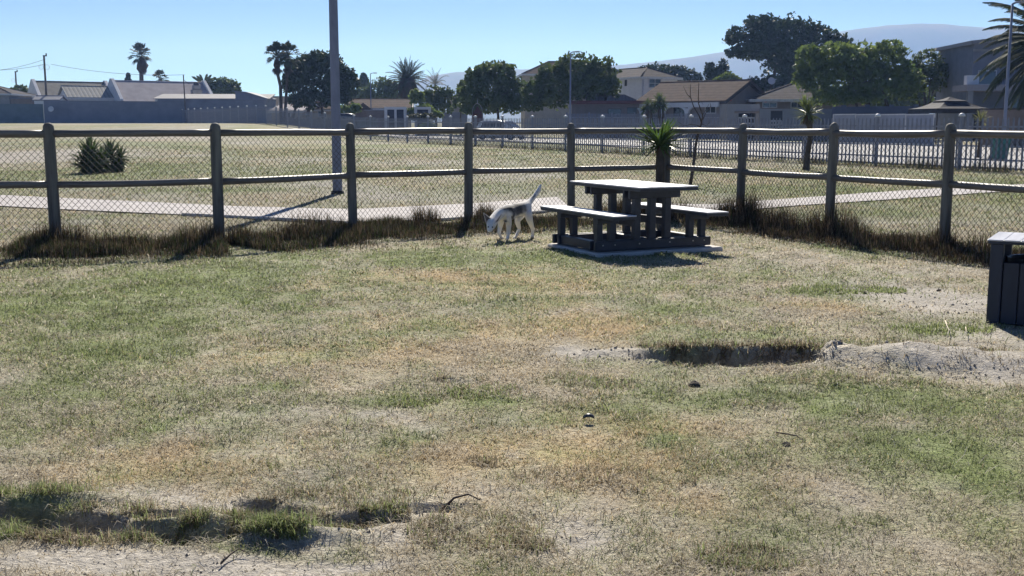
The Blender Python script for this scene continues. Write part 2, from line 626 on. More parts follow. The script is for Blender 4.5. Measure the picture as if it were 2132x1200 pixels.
ground = np_mesh('ground', np.stack([gx, gy, gz], 1), quads, gm, col=gcol, smooth=True)
tag(ground, 'dry patchy lawn and sandy field', 'ground', kind='structure')


def strip(name, left, right, mat, lift, n=60, m=6):
    """sheet laid over the terrain between two polylines of (x, y)"""
    def samp(pl, t):
        pl = [np.array(p) for p in pl]
        ln = [0]
        for i in range(1, len(pl)):
            ln.append(ln[-1] + np.linalg.norm(pl[i] - pl[i - 1]))
        q = t * ln[-1]
        for i in range(1, len(pl)):
            if q <= ln[i] + 1e-9:
                return pl[i - 1] + (pl[i] - pl[i - 1]) * ((q - ln[i - 1]) / (ln[i] - ln[i - 1]))
        return pl[-1]
    pts = []
    for i in range(n + 1):
        a = samp(left, i / n); c = samp(right, i / n)
        for j in range(m + 1):
            pts.append(a + (c - a) * j / m)
    pts = np.array(pts)
    z = base_T(pts[:, 0], pts[:, 1]) + lift
    V = np.column_stack([pts, z])
    k = (np.arange(n)[:, None] * (m + 1) + np.arange(m)[None, :]).ravel()
    F = np.stack([k, k + 1, k + m + 2, k + m + 1], 1)
    a, bq, c = V[F[0, 0]], V[F[0, 1]], V[F[0, 2]]
    if np.cross(bq - a, c - a)[2] < 0:
        F = F[:, ::-1]
    o = np_mesh(name, V, F, mat, smooth=True)
    return tag(o, kind='structure')


def gp(px, py):
    p = PZ(px, py, 0.0)
    return (p.x, p.y)


m_path = pmat('path_concrete', (.47, .44, .43), (.33, .31, .31), rough=.85, scale=3.0, bump=.004, bscale=60)
m_kerb = pmat('kerb_concrete', (.55, .53, .50), (.42, .40, .38), rough=.8, scale=8.0)
far_e = [gp(-500, 398), gp(0, 408), gp(250, 420), gp(500, 432), gp(735, 438), gp(980, 426), gp(1160, 412)]
near_e = [gp(-560, 420), gp(0, 431), gp(130, 438), gp(350, 448), gp(560, 457), gp(735, 467), gp(980, 455), gp(1190, 436)]
strip('path', far_e, near_e, m_path, .02)
strip('path', [gp(1300, 424), gp(1480, 428), gp(1640, 416), gp(1800, 404), gp(2000, 391), gp(2300, 378)],
      [gp(1300, 440), gp(1480, 446), (PZ(1660, 430, 0).x, PZ(1660, 430, 0).y), gp(1830, 419), gp(2050, 403), gp(2350, 390)], m_path, .02)
# thin kerb along the near side of the path
kb = MB()
kpts = [gp(380, 449.5), gp(560, 458.5), gp(735, 468.5), gp(860, 465), gp(985, 456.5), gp(1190, 437.5)]
kb.tube([(p[0], p[1], .02) for p in kpts], .035, n=6)
tag(kb.build('path_edge', m_kerb), kind='structure')

# road beyond the palisade fence
m_road = pmat('road_concrete', (.36, .355, .355), (.28, .275, .275), rough=.8, scale=1.2, bump=.003, bscale=40, spec=.3)
road_near = [(22.5, 24), (13.6, 40.5), (8.7, 53.5), (5.4, 66), (-.4, 76.5), (-14, 103), (-30, 136)]
road_far = [(36, 50), (22.6, 68.0), (12.2, 75.5), (7.4, 84), (-.2, 93), (-11, 118), (-24, 150)]
strip('road', road_near, road_far, m_road, .05, n=60, m=6)
kb = MB()
kb.tube([(p[0], p[1], float(base_T(np.array([p[0]]), np.array([p[1]]))[0]) + .06) for p in road_far], .10, n=6)
tag(kb.build('kerb', m_kerb), kind='structure')

# ================================================================== MOUNTAIN far behind the houses
prof = [(760, 243), (850, 200), (905, 168), (950, 160), (1085, 154), (1285, 145), (1410, 131), (1480, 120), (1560, 104), (1640, 92), (1700, 82), (1765, 73), (1820, 70),
        (1870, 69.5), (1930, 75), (2015, 81), (2132, 88), (2300, 110), (2600, 170), (3000, 235)]
MY = 3000.0
pxs = np.array([(a - 1066) * MY / FPX for a, _ in prof]); pz = np.array([EYE + (256.3 - c) * MY / FPX for _, c in prof])
mxs = np.linspace(pxs[0], pxs[-1], 220); mv = np.linspace(0, 1, 44)
MX, MV = np.meshgrid(mxs, mv)
ridge = np.interp(MX, pxs, pz)
MYY = MY - 700 * (1 - MV) + np.where(MV > .7, (MV - .7) * 1500, 0)
prof_v = np.where(MV <= .7, sstep(0, .7, MV), 1 - sstep(.7, 1.25, MV))
hz = ridge * prof_v
hz = hz - (prof_v * (1 - prof_v)) * ridge * .55 * (fbm(MX * .012, MYY * .004, 90, 4))
hz = hz + 3.0 * (fbm(MX * .03, MYY * .03, 91, 3) - .5) * prof_v
mm_ = pmat('mountain_scrub', (.13, .15, .10), (.20, .17, .13), rough=1.0, scale=.012, detail=8, spec=.0)
k = (np.arange(43)[:, None] * 220 + np.arange(219)[None, :]).ravel()
mo = np_mesh('mountain', np.stack([MX.ravel(), MYY.ravel(), hz.ravel() - 2], 1), np.stack([k, k + 1, k + 221, k + 220], 1), mm_, smooth=True)
tag(mo, kind='structure')


# ================================================================== GRASS
def blades(n_target, y0, y1, power, base_w, len_rng, seed, kind='lawn', margin=1.25):
    rng = np.random.default_rng(seed)
    # sample y with pdf ~ y^(1-power), x across the view fan with a margin
    q = 2 - power
    u = rng.random(n_target)
    y = (y0 ** q + u * (y1 ** q - y0 ** q)) ** (1 / q)
    x = (rng.random(n_target) * 2 - 1) * (.475 * margin) * y + 0.0
    if kind == 'lawn':
        g, d, s = cover(x, y)
        dz, pm, hm = dug(x, y)
        dens = fbm(x * 6, y * 6, 81, 2)
        keep = rng.random(n_target) < np.clip((1.08 - 1.0 * s) * (.35 + 1.1 * dens), .05, 1) * np.clip(1 - .85 * pm, 0, 1) * np.clip(1 - 1.15 * np.maximum(hm * (x > 0) - .1, 0), .06, 1)
    else:
        g, d, s = far_cover(x, y)
        keep = rng.random(n_target) < np.clip(1.0 - .95 * s, .03, 1)
    keep &= ~in_excl(x, y)
    x = x[keep]; y = y[keep]; g = g[keep]; d = d[keep]; s = s[keep]
    n = len(x)
    z = T(x, y)
    tuft = np.clip(.5 + 1.5 * (fbm(x * 4.5, y * 4.5, 83, 3) - .5), 0, 1)
    wscale = base_w * np.maximum(1, y / 4.2)
    az = rng.random(n) * 2 * np.pi
    lean = np.radians(rng.uniform(42, 88, n))
    isg = rng.random(n) < g * .95
    ln = rng.uniform(len_rng[0], len_rng[1], n) * (.45 + 1.15 * tuft) * np.where(isg, 1.1, 1.0)
    flat = (~isg) & (rng.random(n) < .6)
    lean = np.where(flat, np.radians(rng.uniform(72, 89, n)), lean)
    ln = np.where(flat, ln * 1.25, ln)
    rnd = rng.random(n)
    c = np.where(isg[:, None], GRN + (GRN2 - GRN) * rnd[:, None],
                 np.where((rng.random(n) < d)[:, None], TAN * (.7 + .5 * rnd)[:, None], STRAW * (.65 + .6 * rnd)[:, None]))
    c = c * (.78 + .44 * fbm(x * 6.5, y * 5, 84, 2))[:, None]
    stk = rng.random(n) < .012
    ln = np.where(stk, rng.uniform(.07, .13, n), ln); lean = np.where(stk, np.radians(rng.uniform(66, 88, n)), lean)
    c = np.where(stk[:, None], np.array([.66, .60, .50]) * (.7 + .4 * rnd)[:, None], c)
    brown = rng.random(n) < .05
    c = np.where(brown[:, None], np.array([.15, .115, .075]) * (.6 + .8 * rnd)[:, None], c)
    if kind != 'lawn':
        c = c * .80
    return x, y, z, az, lean, ln, wscale, c


def emit(name, x, y, z, az, lean, ln, w, c, mat, label, bend=.5, cat='grass'):
    n = len(x)
    dx = np.cos(az); dy = np.sin(az)
    sx = -dy; sy = dx
    h1 = ln * .55; l1 = lean * (1 - bend * .5)
    p0 = np.stack([x, y, z - .004], 1)
    m = p0 + np.stack([dx * np.sin(l1) * h1, dy * np.sin(l1) * h1, np.cos(l1) * h1], 1)
    l2 = np.minimum(lean * (1 + bend * .6), np.pi * .56)
    t = m + np.stack([dx * np.sin(l2) * (ln - h1), dy * np.sin(l2) * (ln - h1), np.cos(l2) * (ln - h1)], 1)
    m[:, 2] = np.maximum(m[:, 2], z + .003); t[:, 2] = np.maximum(t[:, 2], z + .002)
    sd = np.stack([sx * w / 2, sy * w / 2, np.zeros(n)], 1)
    V = np.empty((n * 5, 3), np.float32)
    V[0::5] = p0 - sd; V[1::5] = p0 + sd; V[2::5] = m - sd * .8; V[3::5] = m + sd * .8; V[4::5] = t
    o = np.arange(n) * 5
    F4 = np.stack([o, o + 1, o + 3, o + 2], 1); F3 = np.stack([o + 2, o + 3, o + 4], 1)
    colr = np.ones((n * 5, 4)); colr[:, :3] = np.repeat(c, 5, 0)
    ob = np_mesh(name, V, F4, mat, F3=F3, col=colr)
    return tag(ob, label, cat, kind='stuff')


EXCL = []          # rectangles (cx, cy, hx, hy, rot) with no grass


def in_excl(x, y):
    r = np.zeros(len(x), bool)
    for (cx, cy, hx, hy, rot) in EXCL:
        c, s_ = math.cos(rot), math.sin(rot)
        u = (x - cx) * c + (y - cy) * s_; v = -(x - cx) * s_ + (y - cy) * c
        r |= (abs(u) < hx) & (abs(v) < hy)
    return r


m_blade = leafmat('grass_blade', None, None, trans=.5, attr=True, rough=.6, spec=.2)

# --- the picnic table and the bin stand here: no grass through them
TBL = PZ(1313, 517, 0.0); TBL_ROT = math.radians(26)
BIN_ROT = math.radians(-30); BIN_W = .64
BIN_C = PZ(2052, 675, 0.0)
BIN_C = BIN_C + Vector((math.cos(BIN_ROT), math.sin(BIN_ROT), 0)) * BIN_W / 2 + Vector((-math.sin(BIN_ROT), math.cos(BIN_ROT), 0)) * BIN_W / 2
EXCL.append((TBL.x, TBL.y, .80, .54, TBL_ROT))
EXCL.append((BIN_C.x, BIN_C.y, .36, .36, BIN_ROT))

emit('lawn_grass', *blades(540000, 2.8, 16.5, 1.45, .0030, (.026, .056), 1, margin=1.55), m_blade,
     'short matted lawn grass, green in patches and straw dry elsewhere')
EXCL2 = list(EXCL)
f = blades(110000, 15.5, 60, 1.55, .0034, (.05, .10), 2, kind='far', margin=1.15)
# keep field grass off the path
x, y = f[0], f[1]
pth_far = np.array(far_e); pth_near = np.array(near_e)
yf = np.interp(x, pth_far[:, 0], pth_far[:, 1]); yn = np.interp(x, pth_near[:, 0], pth_near[:, 1])
pf2 = np.array([gp(1300, 424), gp(1480, 428), gp(1640, 416), gp(1800, 404), gp(2000, 391), gp(2300, 378)])
pn2 = np.array([gp(1300, 440), gp(1480, 446), gp(1660, 430), gp(1830, 419), gp(2050, 403), gp(2350, 390)])
yf2 = np.interp(x, pf2[:, 0], pf2[:, 1], left=0, right=0); yn2 = np.interp(x, pn2[:, 0], pn2[:, 1], left=1e9, right=1e9)
okm = ~(((y > yn - .1) & (y < yf + .1) & (x < 1.6)) | ((y > yn2) & (y < yf2)))
nfx = 14.33 - 1.653 * (y - 35.6) / 3.133
okm &= x < nfx + .2
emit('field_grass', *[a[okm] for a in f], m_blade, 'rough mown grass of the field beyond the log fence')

# ================================================================== LOG FENCE
MIDZ = .785
posts_px = [(110, 383), (452, 377), (733, 366), (975, 358), (1190, 352), (1387, 348.5), (1543, 357), (1730, 370), (1973, 384.5)]
PP = [PZ(a, c, MIDZ) for a, c in posts_px]
PP = [PP[0] + (PP[0] - PP[1])] + PP + [PP[-1] + (PP[-1] - PP[-2]), ]
PP.append(PP[-1] + (PP[-1] - PP[-2]))
PP.insert(0, PP[0] + (PP[0] - PP[1]))
m_log = pmat('weathered_log', (.215, .205, .17), (.085, .08, .07), rough=.72, scale=13, bump=.008, bscale=26, spec=.3, stretch=(1, 1, .10))
m_rail = pmat('weathered_rail', (.21, .19, .165), (.085, .076, .068), rough=.45, scale=13, bump=.006, bscale=26, spec=.38, stretch=(.10, 1, 1))
m_wire = pmat('galvanised_wire', (.07, .07, .065), (.04, .04, .04), rough=.7, scale=30, spec=.15)
fence = thing('log_fence', 'weathered round log fence with diamond wire mesh turning a corner behind the picnic table', 'fence', (PP[0].x, PP[0].y, 0))
rr = random.Random(5)
for i, p in enumerate(PP):
    z0 = Tz(p.x, p.y)
    r = .064 * rr.uniform(.96, 1.07) * (1.12 if i == 7 else 1)
    lx, ly = rr.uniform(-.012, .012), rr.uniform(-.012, .012)
    mb = MB()
    hts = [-.25, 0, .4, .9, 1.40, 1.455, 1.485, 1.500]
    rd = [r * 1.03, r * 1.03, r * 1.01, r, r * .98, r * .92, r * .68, r * .25]
    mb.tube([(p.x + lx * h, p.y + ly * h, z0 + h + rr.uniform(-.004, .004) * (h > 1.4)) for h in hts], rd, n=16)
    o = mb.build('post', m_log, fence, world=True)
for i in range(len(PP) - 1):
    a, c = PP[i], PP[i + 1]
    for zc, rad in ((1.375, .044), (MIDZ, .042)):
        a2 = Vector((a.x, a.y, zc + rr.uniform(-.012, .012))); c2 = Vector((c.x, c.y, zc + rr.uniform(-.012, .012)))
        dvec = c2 - a2; ln = dvec.length
        n = 7
        pts = []; rads = []
        sag = rr.uniform(-.012, .006); side = rr.uniform(-.01, .01)
        for k in range(n + 1):
            t = k / n
            pts.append((t * ln - ln / 2, side * math.sin(t * 3.14), sag * math.sin(t * 3.14)))
            rads.append(rad * rr.uniform(.94, 1.06))
        mb = MB(); mb.tube(pts, rads, n=12)
        o = mb.build('rail', m_rail, fence)
        mid = (a2 + c2) / 2 - fence.location
        o.location = mid
        o.rotation_euler = (0, -math.asin(dvec.z / ln), math.atan2(dvec.y, dvec.x))
    # diamond wire mesh on the field side of the posts
    d2 = Vector((c.x - a.x, c.y - a.y, 0)); ln = d2.length; d2.normalize()
    nrm = Vector((-d2.y, d2.x, 0))
    if nrm.dot(Vector((a.x, a.y, 0))) < 0: nrm = -nrm
    org = Vector((a.x, a.y, 0)) + nrm * .062
    zb, zt, pit, wr = .03, 1.345, .074, .0030
    mb = MB()
    kk = int((ln + (zt - zb)) / pit) + 2
    H = zt - zb

    def seg(s0, z0, s1, z1):
        # clip to bay
        if s0 > s1: s0, z0, s1, z1 = s1, z1, s0, z0
        if s1 <= 0 or s0 >= ln: return
        if s0 < 0:
            z0 += (z1 - z0) * (-s0) / (s1 - s0); s0 = 0
        if s1 > ln:
            z1 = z0 + (z1 - z0) * (ln - s0) / (s1 - s0); s1 = ln
        p0 = org + d2 * s0; p1 = org + d2 * s1
        nn = 6; pl = []
        for q in range(nn + 1):
            t = q / nn
            bow = .012 * math.sin(t * 9 + s0 * 3)
            pp_ = p0.lerp(p1, t) + nrm * bow
            pl.append((pp_.x, pp_.y, z0 + (z1 - z0) * t))
        mb.tube(pl, wr, n=3, cap=False)
    for k in range(-int(H / pit) - 1, kk):
        s = k * pit
        seg(s, zb, s + H * .92, zt)
        seg(s + H * .92, zb, s, zt)
    for zz in (zb, zt):
        mb.tube([org + d2 * 0 + Vector((0, 0, zz)), org + d2 * ln + Vector((0, 0, zz))], .0028, n=4, cap=False)
    mb.build('wire_mesh', m_wire, fence, world=True)


# ---- tall dry grass along the fence
def tall_grass(name, line, n, hmin, hmax, near, farw, seed, label, dens=None, green=.15, gate=None):
    rng = np.random.default_rng(seed)
    pts = [np.array((p.x, p.y)) if hasattr(p, 'x') else np.array(p) for p in line]
    segl = [np.linalg.norm(pts[i + 1] - pts[i]) for i in range(len(pts) - 1)]
    tot = sum(segl)
    cum = np.concatenate([[0], np.cumsum(segl)])
    u = rng.random(n) * tot
    k = np.clip(np.searchsorted(cum, u) - 1, 0, len(segl) - 1)
    A = np.array(pts)[k]; B = np.array(pts)[k + 1]
    t = ((u - cum[k]) / np.array(segl)[k])[:, None]
    base = A + (B - A) * t
    d = (B - A) / np.linalg.norm(B - A, axis=1)[:, None]
    nn = np.stack([-d[:, 1], d[:, 0]], 1)
    sg = np.sign((nn * base).sum(1)); nn = nn * sg[:, None]      # points away from the camera
    off = np.where(rng.random(n) < .74, -np.abs(rng.normal(0, 1, n)) * near * .55, np.abs(rng.normal(0, 1, n)) * farw * .5)
    xy = base + nn * off[:, None]
    cl = np.clip(.5 + 1.7 * (fbm(u * 1.9, off * 2.5 + 5, seed, 3) - .5), 0, 1)
    amt = np.ones(n) if dens is None else np.interp(u / tot, [a for a, _ in dens], [c for _, c in dens])
    keep = (rng.random(n) < (np.clip((cl - .15) * 2.6, .25, 1) if gate is None else np.clip((cl - gate) * 3.2, .05, 1)) * np.clip(amt, 0, 1))
    xy = xy[keep]; cl = cl[keep]; amt = amt[keep]; off = off[keep]
    m = len(xy)
    x, y = xy[:, 0], xy[:, 1]
    z = T(x, y)
    fall = np.clip(1 - .55 * np.abs(off) / max(near, .2), .3, 1)
    ln = rng.uniform(hmin * .6, hmax, m) * (.30 + 1.15 * cl) * fall * (.45 + .55 * amt)
    lean = np.radians(np.abs(rng.normal(0, 30, m)))
    w = rng.uniform(.005, .009, m)
    r = rng.random(m)
    c = np.array([.070, .055, .037])[None, :] * (.55 + .9 * r)[:, None]
    isg = rng.random(m) < green
    c = np.where(isg[:, None], np.array([.075, .105, .035])[None, :] * (.7 + .7 * r)[:, None], c)
    pale = rng.random(m) < .24
    c = np.where(pale[:, None], np.array([.30, .225, .14])[None, :] * (.7 + .5 * r)[:, None], c)
    return emit(name, x, y, z, rng.random(m) * 6.283, lean, ln, w, c, m_tall, label, bend=.7)


m_tall = leafmat('tall_grass_blade', None, None, trans=.24, attr=True, rough=.9, spec=.0)
LL = PP[:7]
# low dark mat close to the posts
tall_grass('low_weeds', LL, 170000, .09, .25, 1.25, .22, 11, 'low dark matted weeds along the left run of the log fence',
           dens=[(0, 1), (.5, 1), (.70, .9), (.86, .75), (1, .55)], green=.34)
tall_grass('low_weeds', PP[7:13], 95000, .08, .24, .75, .30, 12, 'low brown matted weeds along the right run of the log fence',
           dens=[(0, .5), (.12, .8), (.2, 1), (.42, .8), (.7, .7), (1, 1)], green=.12)
# taller dry stems standing in loose clumps
tall_grass('tall_grass', LL, 44000, .22, .44, .45, .22, 14, 'taller dry brown grass stems in clumps against the left run of the log fence',
           dens=[(0, .7), (.2, .9), (.36, .75), (.5, .95), (.60, .55), (.68, .35), (.78, .95), (.88, .6), (1, .5)], green=.16, gate=.42)
tall_grass('tall_grass', PP[6:8], 8000, .2, .42, .4, .4, 15, 'dry brown grass clump at the fence corner behind the picnic table', green=.14, gate=.4)
tall_grass('tall_grass', PP[7:13], 46000, .26, .62, .45, .3, 13, 'taller brown dry grass clumps along the right run of the log fence',
           dens=[(0, .3), (.12, .6), (.2, 1), (.28, 1), (.36, .5), (.44, .55), (.52, .35), (.62, .5), (.7, .3), (.8, .45), (1, .7)], green=.12, gate=.40)


# ---- ragged longer tufts round the dug places and on the lawn
def tufts(name, spots, label, seed):
    """spots (px, py, rx px, ry px, count, height, green share)"""
    rng = np.random.default_rng(seed); X = []; Y = []; Hh = []; Gs = []
    for (px, py, rx, ry, cnt, hh, gs) in spots:
        c = PZ(px, py, 0); e = PZ(px, py + ry, 0)
        n = int(cnt)
        a = rng.random(n) * 6.283; r = np.sqrt(rng.random(n))
        x = c.x + np.cos(a) * r * rx * c.y / FPX; y = c.y + np.sin(a) * r * abs(c.y - e.y)
        k = rng.random(n) < np.clip((fbm(x * 9, y * 9, seed, 2) - .28) * 2.6, .05, 1)
        X.append(x[k]); Y.append(y[k]); Hh.append(np.full(k.sum(), hh)); Gs.append(np.full(k.sum(), gs))
    x = np.concatenate(X); y = np.concatenate(Y); hh = np.concatenate(Hh); gs = np.concatenate(Gs)
    m = len(x); r = rng.random(m)
    ln = hh * rng.uniform(.35, 1.15, m)
    lean = np.radians(rng.uniform(15, 80, m))
    isg = rng.random(m) < gs
    c = np.where(isg[:, None], (GRN * .8 + GRN2 * .4)[None, :] * (.6 + .8 * r)[:, None], np.array([.30, .25, .17])[None, :] * (.35 + 1.1 * r)[:, None])
    return emit(name, x, y, T(x, y), rng.random(m) * 6.283, lean, ln, .0032 * np.maximum(1, y / 4.2), c, m_blade, label, bend=.8)


tufts('grass_tufts', [
    (90, 1035, 130, 12, 2200, .07, .7), (15, 1105, 60, 22, 1400, .07, .85), (230, 1062, 120, 10, 1200, .06, .4), (330, 1112, 90, 14, 1300, .075, .45),
    (470, 1094, 110, 12, 1600, .07, .6), (600, 1116, 100, 16, 2600, .075, .85), (800, 1062, 60, 12, 900, .06, .5), (560, 1080, 90, 10, 700, .06, .3),
    (420, 1085, 160, 16, 1200, .055, .25), (180, 1120, 150, 14, 1200, .06, .25), (700, 1085, 120, 16, 1100, .05, .25), (980, 1110, 140, 40, 1800, .05, .2), (720, 1040, 200, 25, 1500, .045, .2),
    (1100, 1140, 60, 14, 500, .05, .2), (1560, 1165, 120, 30, 1500, .055, .45), (1260, 1000, 200, 30, 1500, .05, .12), (1020, 965, 60, 12, 500, .05, .1)],
    'ragged longer grass tufts round the hollows at the bottom left', 31)
tufts('hole_fringe', [
    (1380, 724, 60, 5, 500, .06, .2), (1470, 723, 90, 5, 900, .075, .15), (1590, 722, 110, 5, 900, .08, .2), (1690, 724, 70, 7, 700, .07, .2), (1530, 760, 150, 6, 800, .045, .3),
    (1420, 752, 60, 6, 300, .05, .2), (1600, 745, 90, 8, 350, .07, .1), (1800, 795, 220, 8, 900, .05, .35), (1950, 735, 160, 8, 900, .055, .3), (1860, 760, 200, 22, 420, .05, .1), (2060, 770, 90, 20, 300, .05, .1),
    (1260, 800, 90, 14, 700, .05, .6), (960, 788, 60, 7, 500, .05, .4), (850, 835, 70, 12, 1000, .05, .9), (1010, 818, 80, 14, 900, .05, .8), (1740, 604, 150, 10, 2600, .05, .95), (1960, 688, 110, 14, 2200, .05, .95)],
    'dry roots and ragged grass fringing the dug hole and sandy heap', 32)


# ---- crumbs of soil and torn roots at the dug places
def crumbs(name, spots, label, seed, tone):
    rng = np.random.default_rng(seed); V = []; F = []; Cc = []; k0 = 0
    base = np.array([(1, 0, 0), (-1, 0, 0), (0, 1, 0), (0, -1, 0), (0, 0, 1), (0, 0, -1)], float)
    fc = [(0, 2, 4), (2, 1, 4), (1, 3, 4), (3, 0, 4), (2, 0, 5), (1, 2, 5), (3, 1, 5), (0, 3, 5)]
    for (px, py, rx, ry, cnt, size) in spots:
        c = PZ(px, py, 0); e = PZ(px, py + ry, 0)
        a = rng.random(cnt) * 6.283; r = np.sqrt(rng.random(cnt))
        x = c.x + np.cos(a) * r * rx * c.y / FPX; y = c.y + np.sin(a) * r * abs(c.y - e.y); z = T(x, y)
        for i in range(cnt):
            s_ = size * rng.uniform(.25, 1) ** 1.6
            q = base * s_ * rng.uniform(.6, 1.35, (6, 3)) + np.array([x[i], y[i], z[i] + s_ * .25])
            V.append(q); F += [tuple(k0 + j for j in f_) for f_ in fc]; k0 += 6
            Cc += [list(tone * rng.uniform(.55, 1.25)) + [1]] * 6
    o = np_mesh(name, np.concatenate(V), None, m_crumb, F3=np.array(F), col=np.array(Cc))
    return tag(o, label, 'soil', kind='stuff')


m_crumb = leafmat('soil_crumb', None, None, trans=0.0, attr=True, rough=.95, spec=.05)
crumbs('soil_crumbs', [(1520, 756, 200, 9, 160, .014), (1700, 745, 60, 16, 60, .014), (1850, 780, 230, 16, 70, .010), (2050, 785, 90, 14, 30, .010), (1300, 738, 140, 12, 90, .011),
                       (1860, 730, 220, 14, 90, .014), (1960, 625, 130, 36, 120, .012), (1650, 727, 60, 5, 50, .020)], 'loose crumbs of sandy soil around the dug hole and heap', 61, np.array([.36, .32, .265]))
crumbs('soil_crumbs', [(300, 1165, 420, 34, 130, .006), (600, 1090, 260, 40, 110, .007), (150, 1095, 160, 26, 60, .008), (900, 1080, 240, 50, 110, .007), (1250, 1120, 240, 50, 70, .006)],
       'loose crumbs of sandy soil on the bare ground at the bottom left', 62, np.array([.36, .32, .265]))
rb = MB(); rq = random.Random(77)
for i in range(46):
    px = rq.uniform(1365, 1705); p = PZ(px, 722 + rq.uniform(-1, 3), 0)
    zt = Tz(p.x, p.y + .06) + .005
    pts = [(p.x, p.y + .05, zt)]
    x, y, z = p.x, p.y + .02, zt + .01
    for k in range(4):
        x += rq.uniform(-.05, .05); y -= rq.uniform(.0, .035); z -= rq.uniform(.01, .04)
        pts.append((x, y, max(z, Tz(x, y) + .004)))
    rb.tube(pts, [.004, .0035, .003, .002, .001], n=4)
tag(rb.build('torn_roots', m_blade if False else pmat('root', (.20, .15, .10), (.12, .09, .06), rough=.9, scale=20)), 'torn roots hanging over the far rim of the dug hole', 'roots', kind='stuff')

# ================================================================== PICNIC TABLE
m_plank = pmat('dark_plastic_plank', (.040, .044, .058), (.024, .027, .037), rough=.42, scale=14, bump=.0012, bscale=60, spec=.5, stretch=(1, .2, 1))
m_top = pmat('sun_glint_plank', (.66, .66, .69), (.40, .40, .43), rough=.36, scale=9, bump=.0012, bscale=50, spec=.6, stretch=(1, .15, 1))  # sun glint on the upward planks painted in as a near-white base colour
m_slab = pmat('slab_concrete', (.62, .59, .55), (.50, .47, .43), rough=.85, scale=6, bump=.004, bscale=50)
m_bolt = pmat('bolt_steel', (.45, .45, .45), rough=.35, metal=.8)

sl = thing('concrete_slab', 'pale concrete slab lying in the lawn under the picnic table', 'slab', (TBL.x, TBL.y, 0), TBL_ROT)
mb = MB(); mb.bbox((0.03, -.03, .008), (1.72, 1.24, .06), .012)
mb.build('slab', m_slab, sl)
tb = thing('picnic_table', 'dark plank picnic table with two attached benches and tops coloured near white for sun glint', 'picnic table', (TBL.x, TBL.y, .05), TBL_ROT)
BE = .63                                     # bench centre offset
rt = random.Random(9)


def planks(w, l, n, zc, th, cx):
    mb = MB(); pw = w / n
    for i in range(n):
        mb.bbox((cx - w / 2 + pw * (i + .5), rt.uniform(-.004, .004), zc + rt.uniform(-.0012, .0012)), (pw - .004, l, th), .004)
    return mb


def under(w, l, n, zc, th, cx):
    mb = MB()
    mb.bbox((cx, 0, zc), (w - .012, l - .012, th), .004)
    return mb


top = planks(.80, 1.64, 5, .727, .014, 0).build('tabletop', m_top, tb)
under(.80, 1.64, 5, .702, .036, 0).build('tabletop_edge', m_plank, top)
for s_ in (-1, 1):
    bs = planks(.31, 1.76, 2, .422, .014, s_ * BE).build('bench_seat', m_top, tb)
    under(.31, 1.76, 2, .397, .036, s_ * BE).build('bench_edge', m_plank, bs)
for v in (-.44, .44):
    # base beams are two planks either side of the legs
    for dv in (-.062, .062):
        mb = MB(); mb.bbox((0, v + dv, .055), (1.60, .042, .108), .006); mb.build('base_beam', m_plank, tb)
        mb = MB(); mb.bbox((0, v + dv, .635), (.70, .042, .095), .006); mb.build('table_support', m_plank, tb)
    for ux in (-.21, .0, .21):
        mb = MB(); mb.bbox((ux, v, .342), (.085, .080, .68), .006); mb.build('leg', m_plank, tb)
    for s_ in (-1, 1):
        for du in (-.085, .085):
            mb = MB(); mb.bbox((s_ * BE + du, v, .19), (.075, .080, .376), .006); mb.build('bench_leg', m_plank, tb)
        mb = MB(); mb.bbox((s_ * BE, v - .062, .345), (.28, .042, .055), .006); mb.build('bench_support', m_plank, tb)
    for ux in (-.70, -.54, -.21, .21, .54, .70):
        mb = MB(); mb.tube([(ux, v - .083, .066), (ux, v - .089, .066)], .009, n=8); mb.build('bolt', m_bolt, tb)
for ux in (-.17, .17):
    mb = MB(); mb.bbox((ux + (.045 if ux > 0 else -.045), 0, .30), (.035, .80, .09), .006); mb.build('stretcher', m_plank, tb)
for ux in (-.72, 0, .72):
    mb = MB(); mb.bbox((ux, 0, .055), (.09, .755, .10), .006); mb.build('base_stringer', m_plank, tb)

# ================================================================== PLANK BIN
m_binp = pmat('dark_bin_plank', (.035, .042, .060), (.022, .027, .040), rough=.5, scale=10, bump=.0015, bscale=50, spec=.35, stretch=(1, 1, .2))
bn = thing('plank_bin', 'dark blue black plank litter bin with flat pale lid standing on sandy ground', 'litter bin', (BIN_C.x, BIN_C.y, 0), BIN_ROT)
bn.scale = (1, 1, .87)
hw = BIN_W / 2
for sx in (-1, 1):
    for sy in (-1, 1):
        mb = MB(); mb.bbox((sx * (hw - .045), sy * (hw - .045), .35), (.09, .09, .70), .006); mb.build('post', m_binp, bn)
for a in range(4):
    mb = MB(); R = Matrix.Rotation(a * math.pi / 2, 3, 'Z')
    n = 4; pw = (BIN_W - .184) / n
    for i in range(n):
        c = R @ Vector((-hw + .092 + pw * (i + .5), -hw + .04, .275))
        mb.bbox(c, (pw - .006, .03, .53), .004, rz=a * math.pi / 2)
    mb.build('side_panel', m_binp, bn)
mb = MB()
for i in range(6):
    mb.bbox((-.345 + .115 * (i + .5), 0, .732), (.112, .69, .012), .004)
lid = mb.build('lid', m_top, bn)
mb = MB(); mb.bbox((0, 0, .713), (.675, .675, .024), .004); mb.build('lid_frame', m_binp, lid)
mb = MB(); mb.lathe([(.20, .06), (.21, .10), (.23, .56), (.235, .565), (.215, .56), (.19, .12)], n=20)
mb.build('liner', pmat('bin_liner', (.05, .05, .05), (.03, .03, .03), rough=.4), bn)

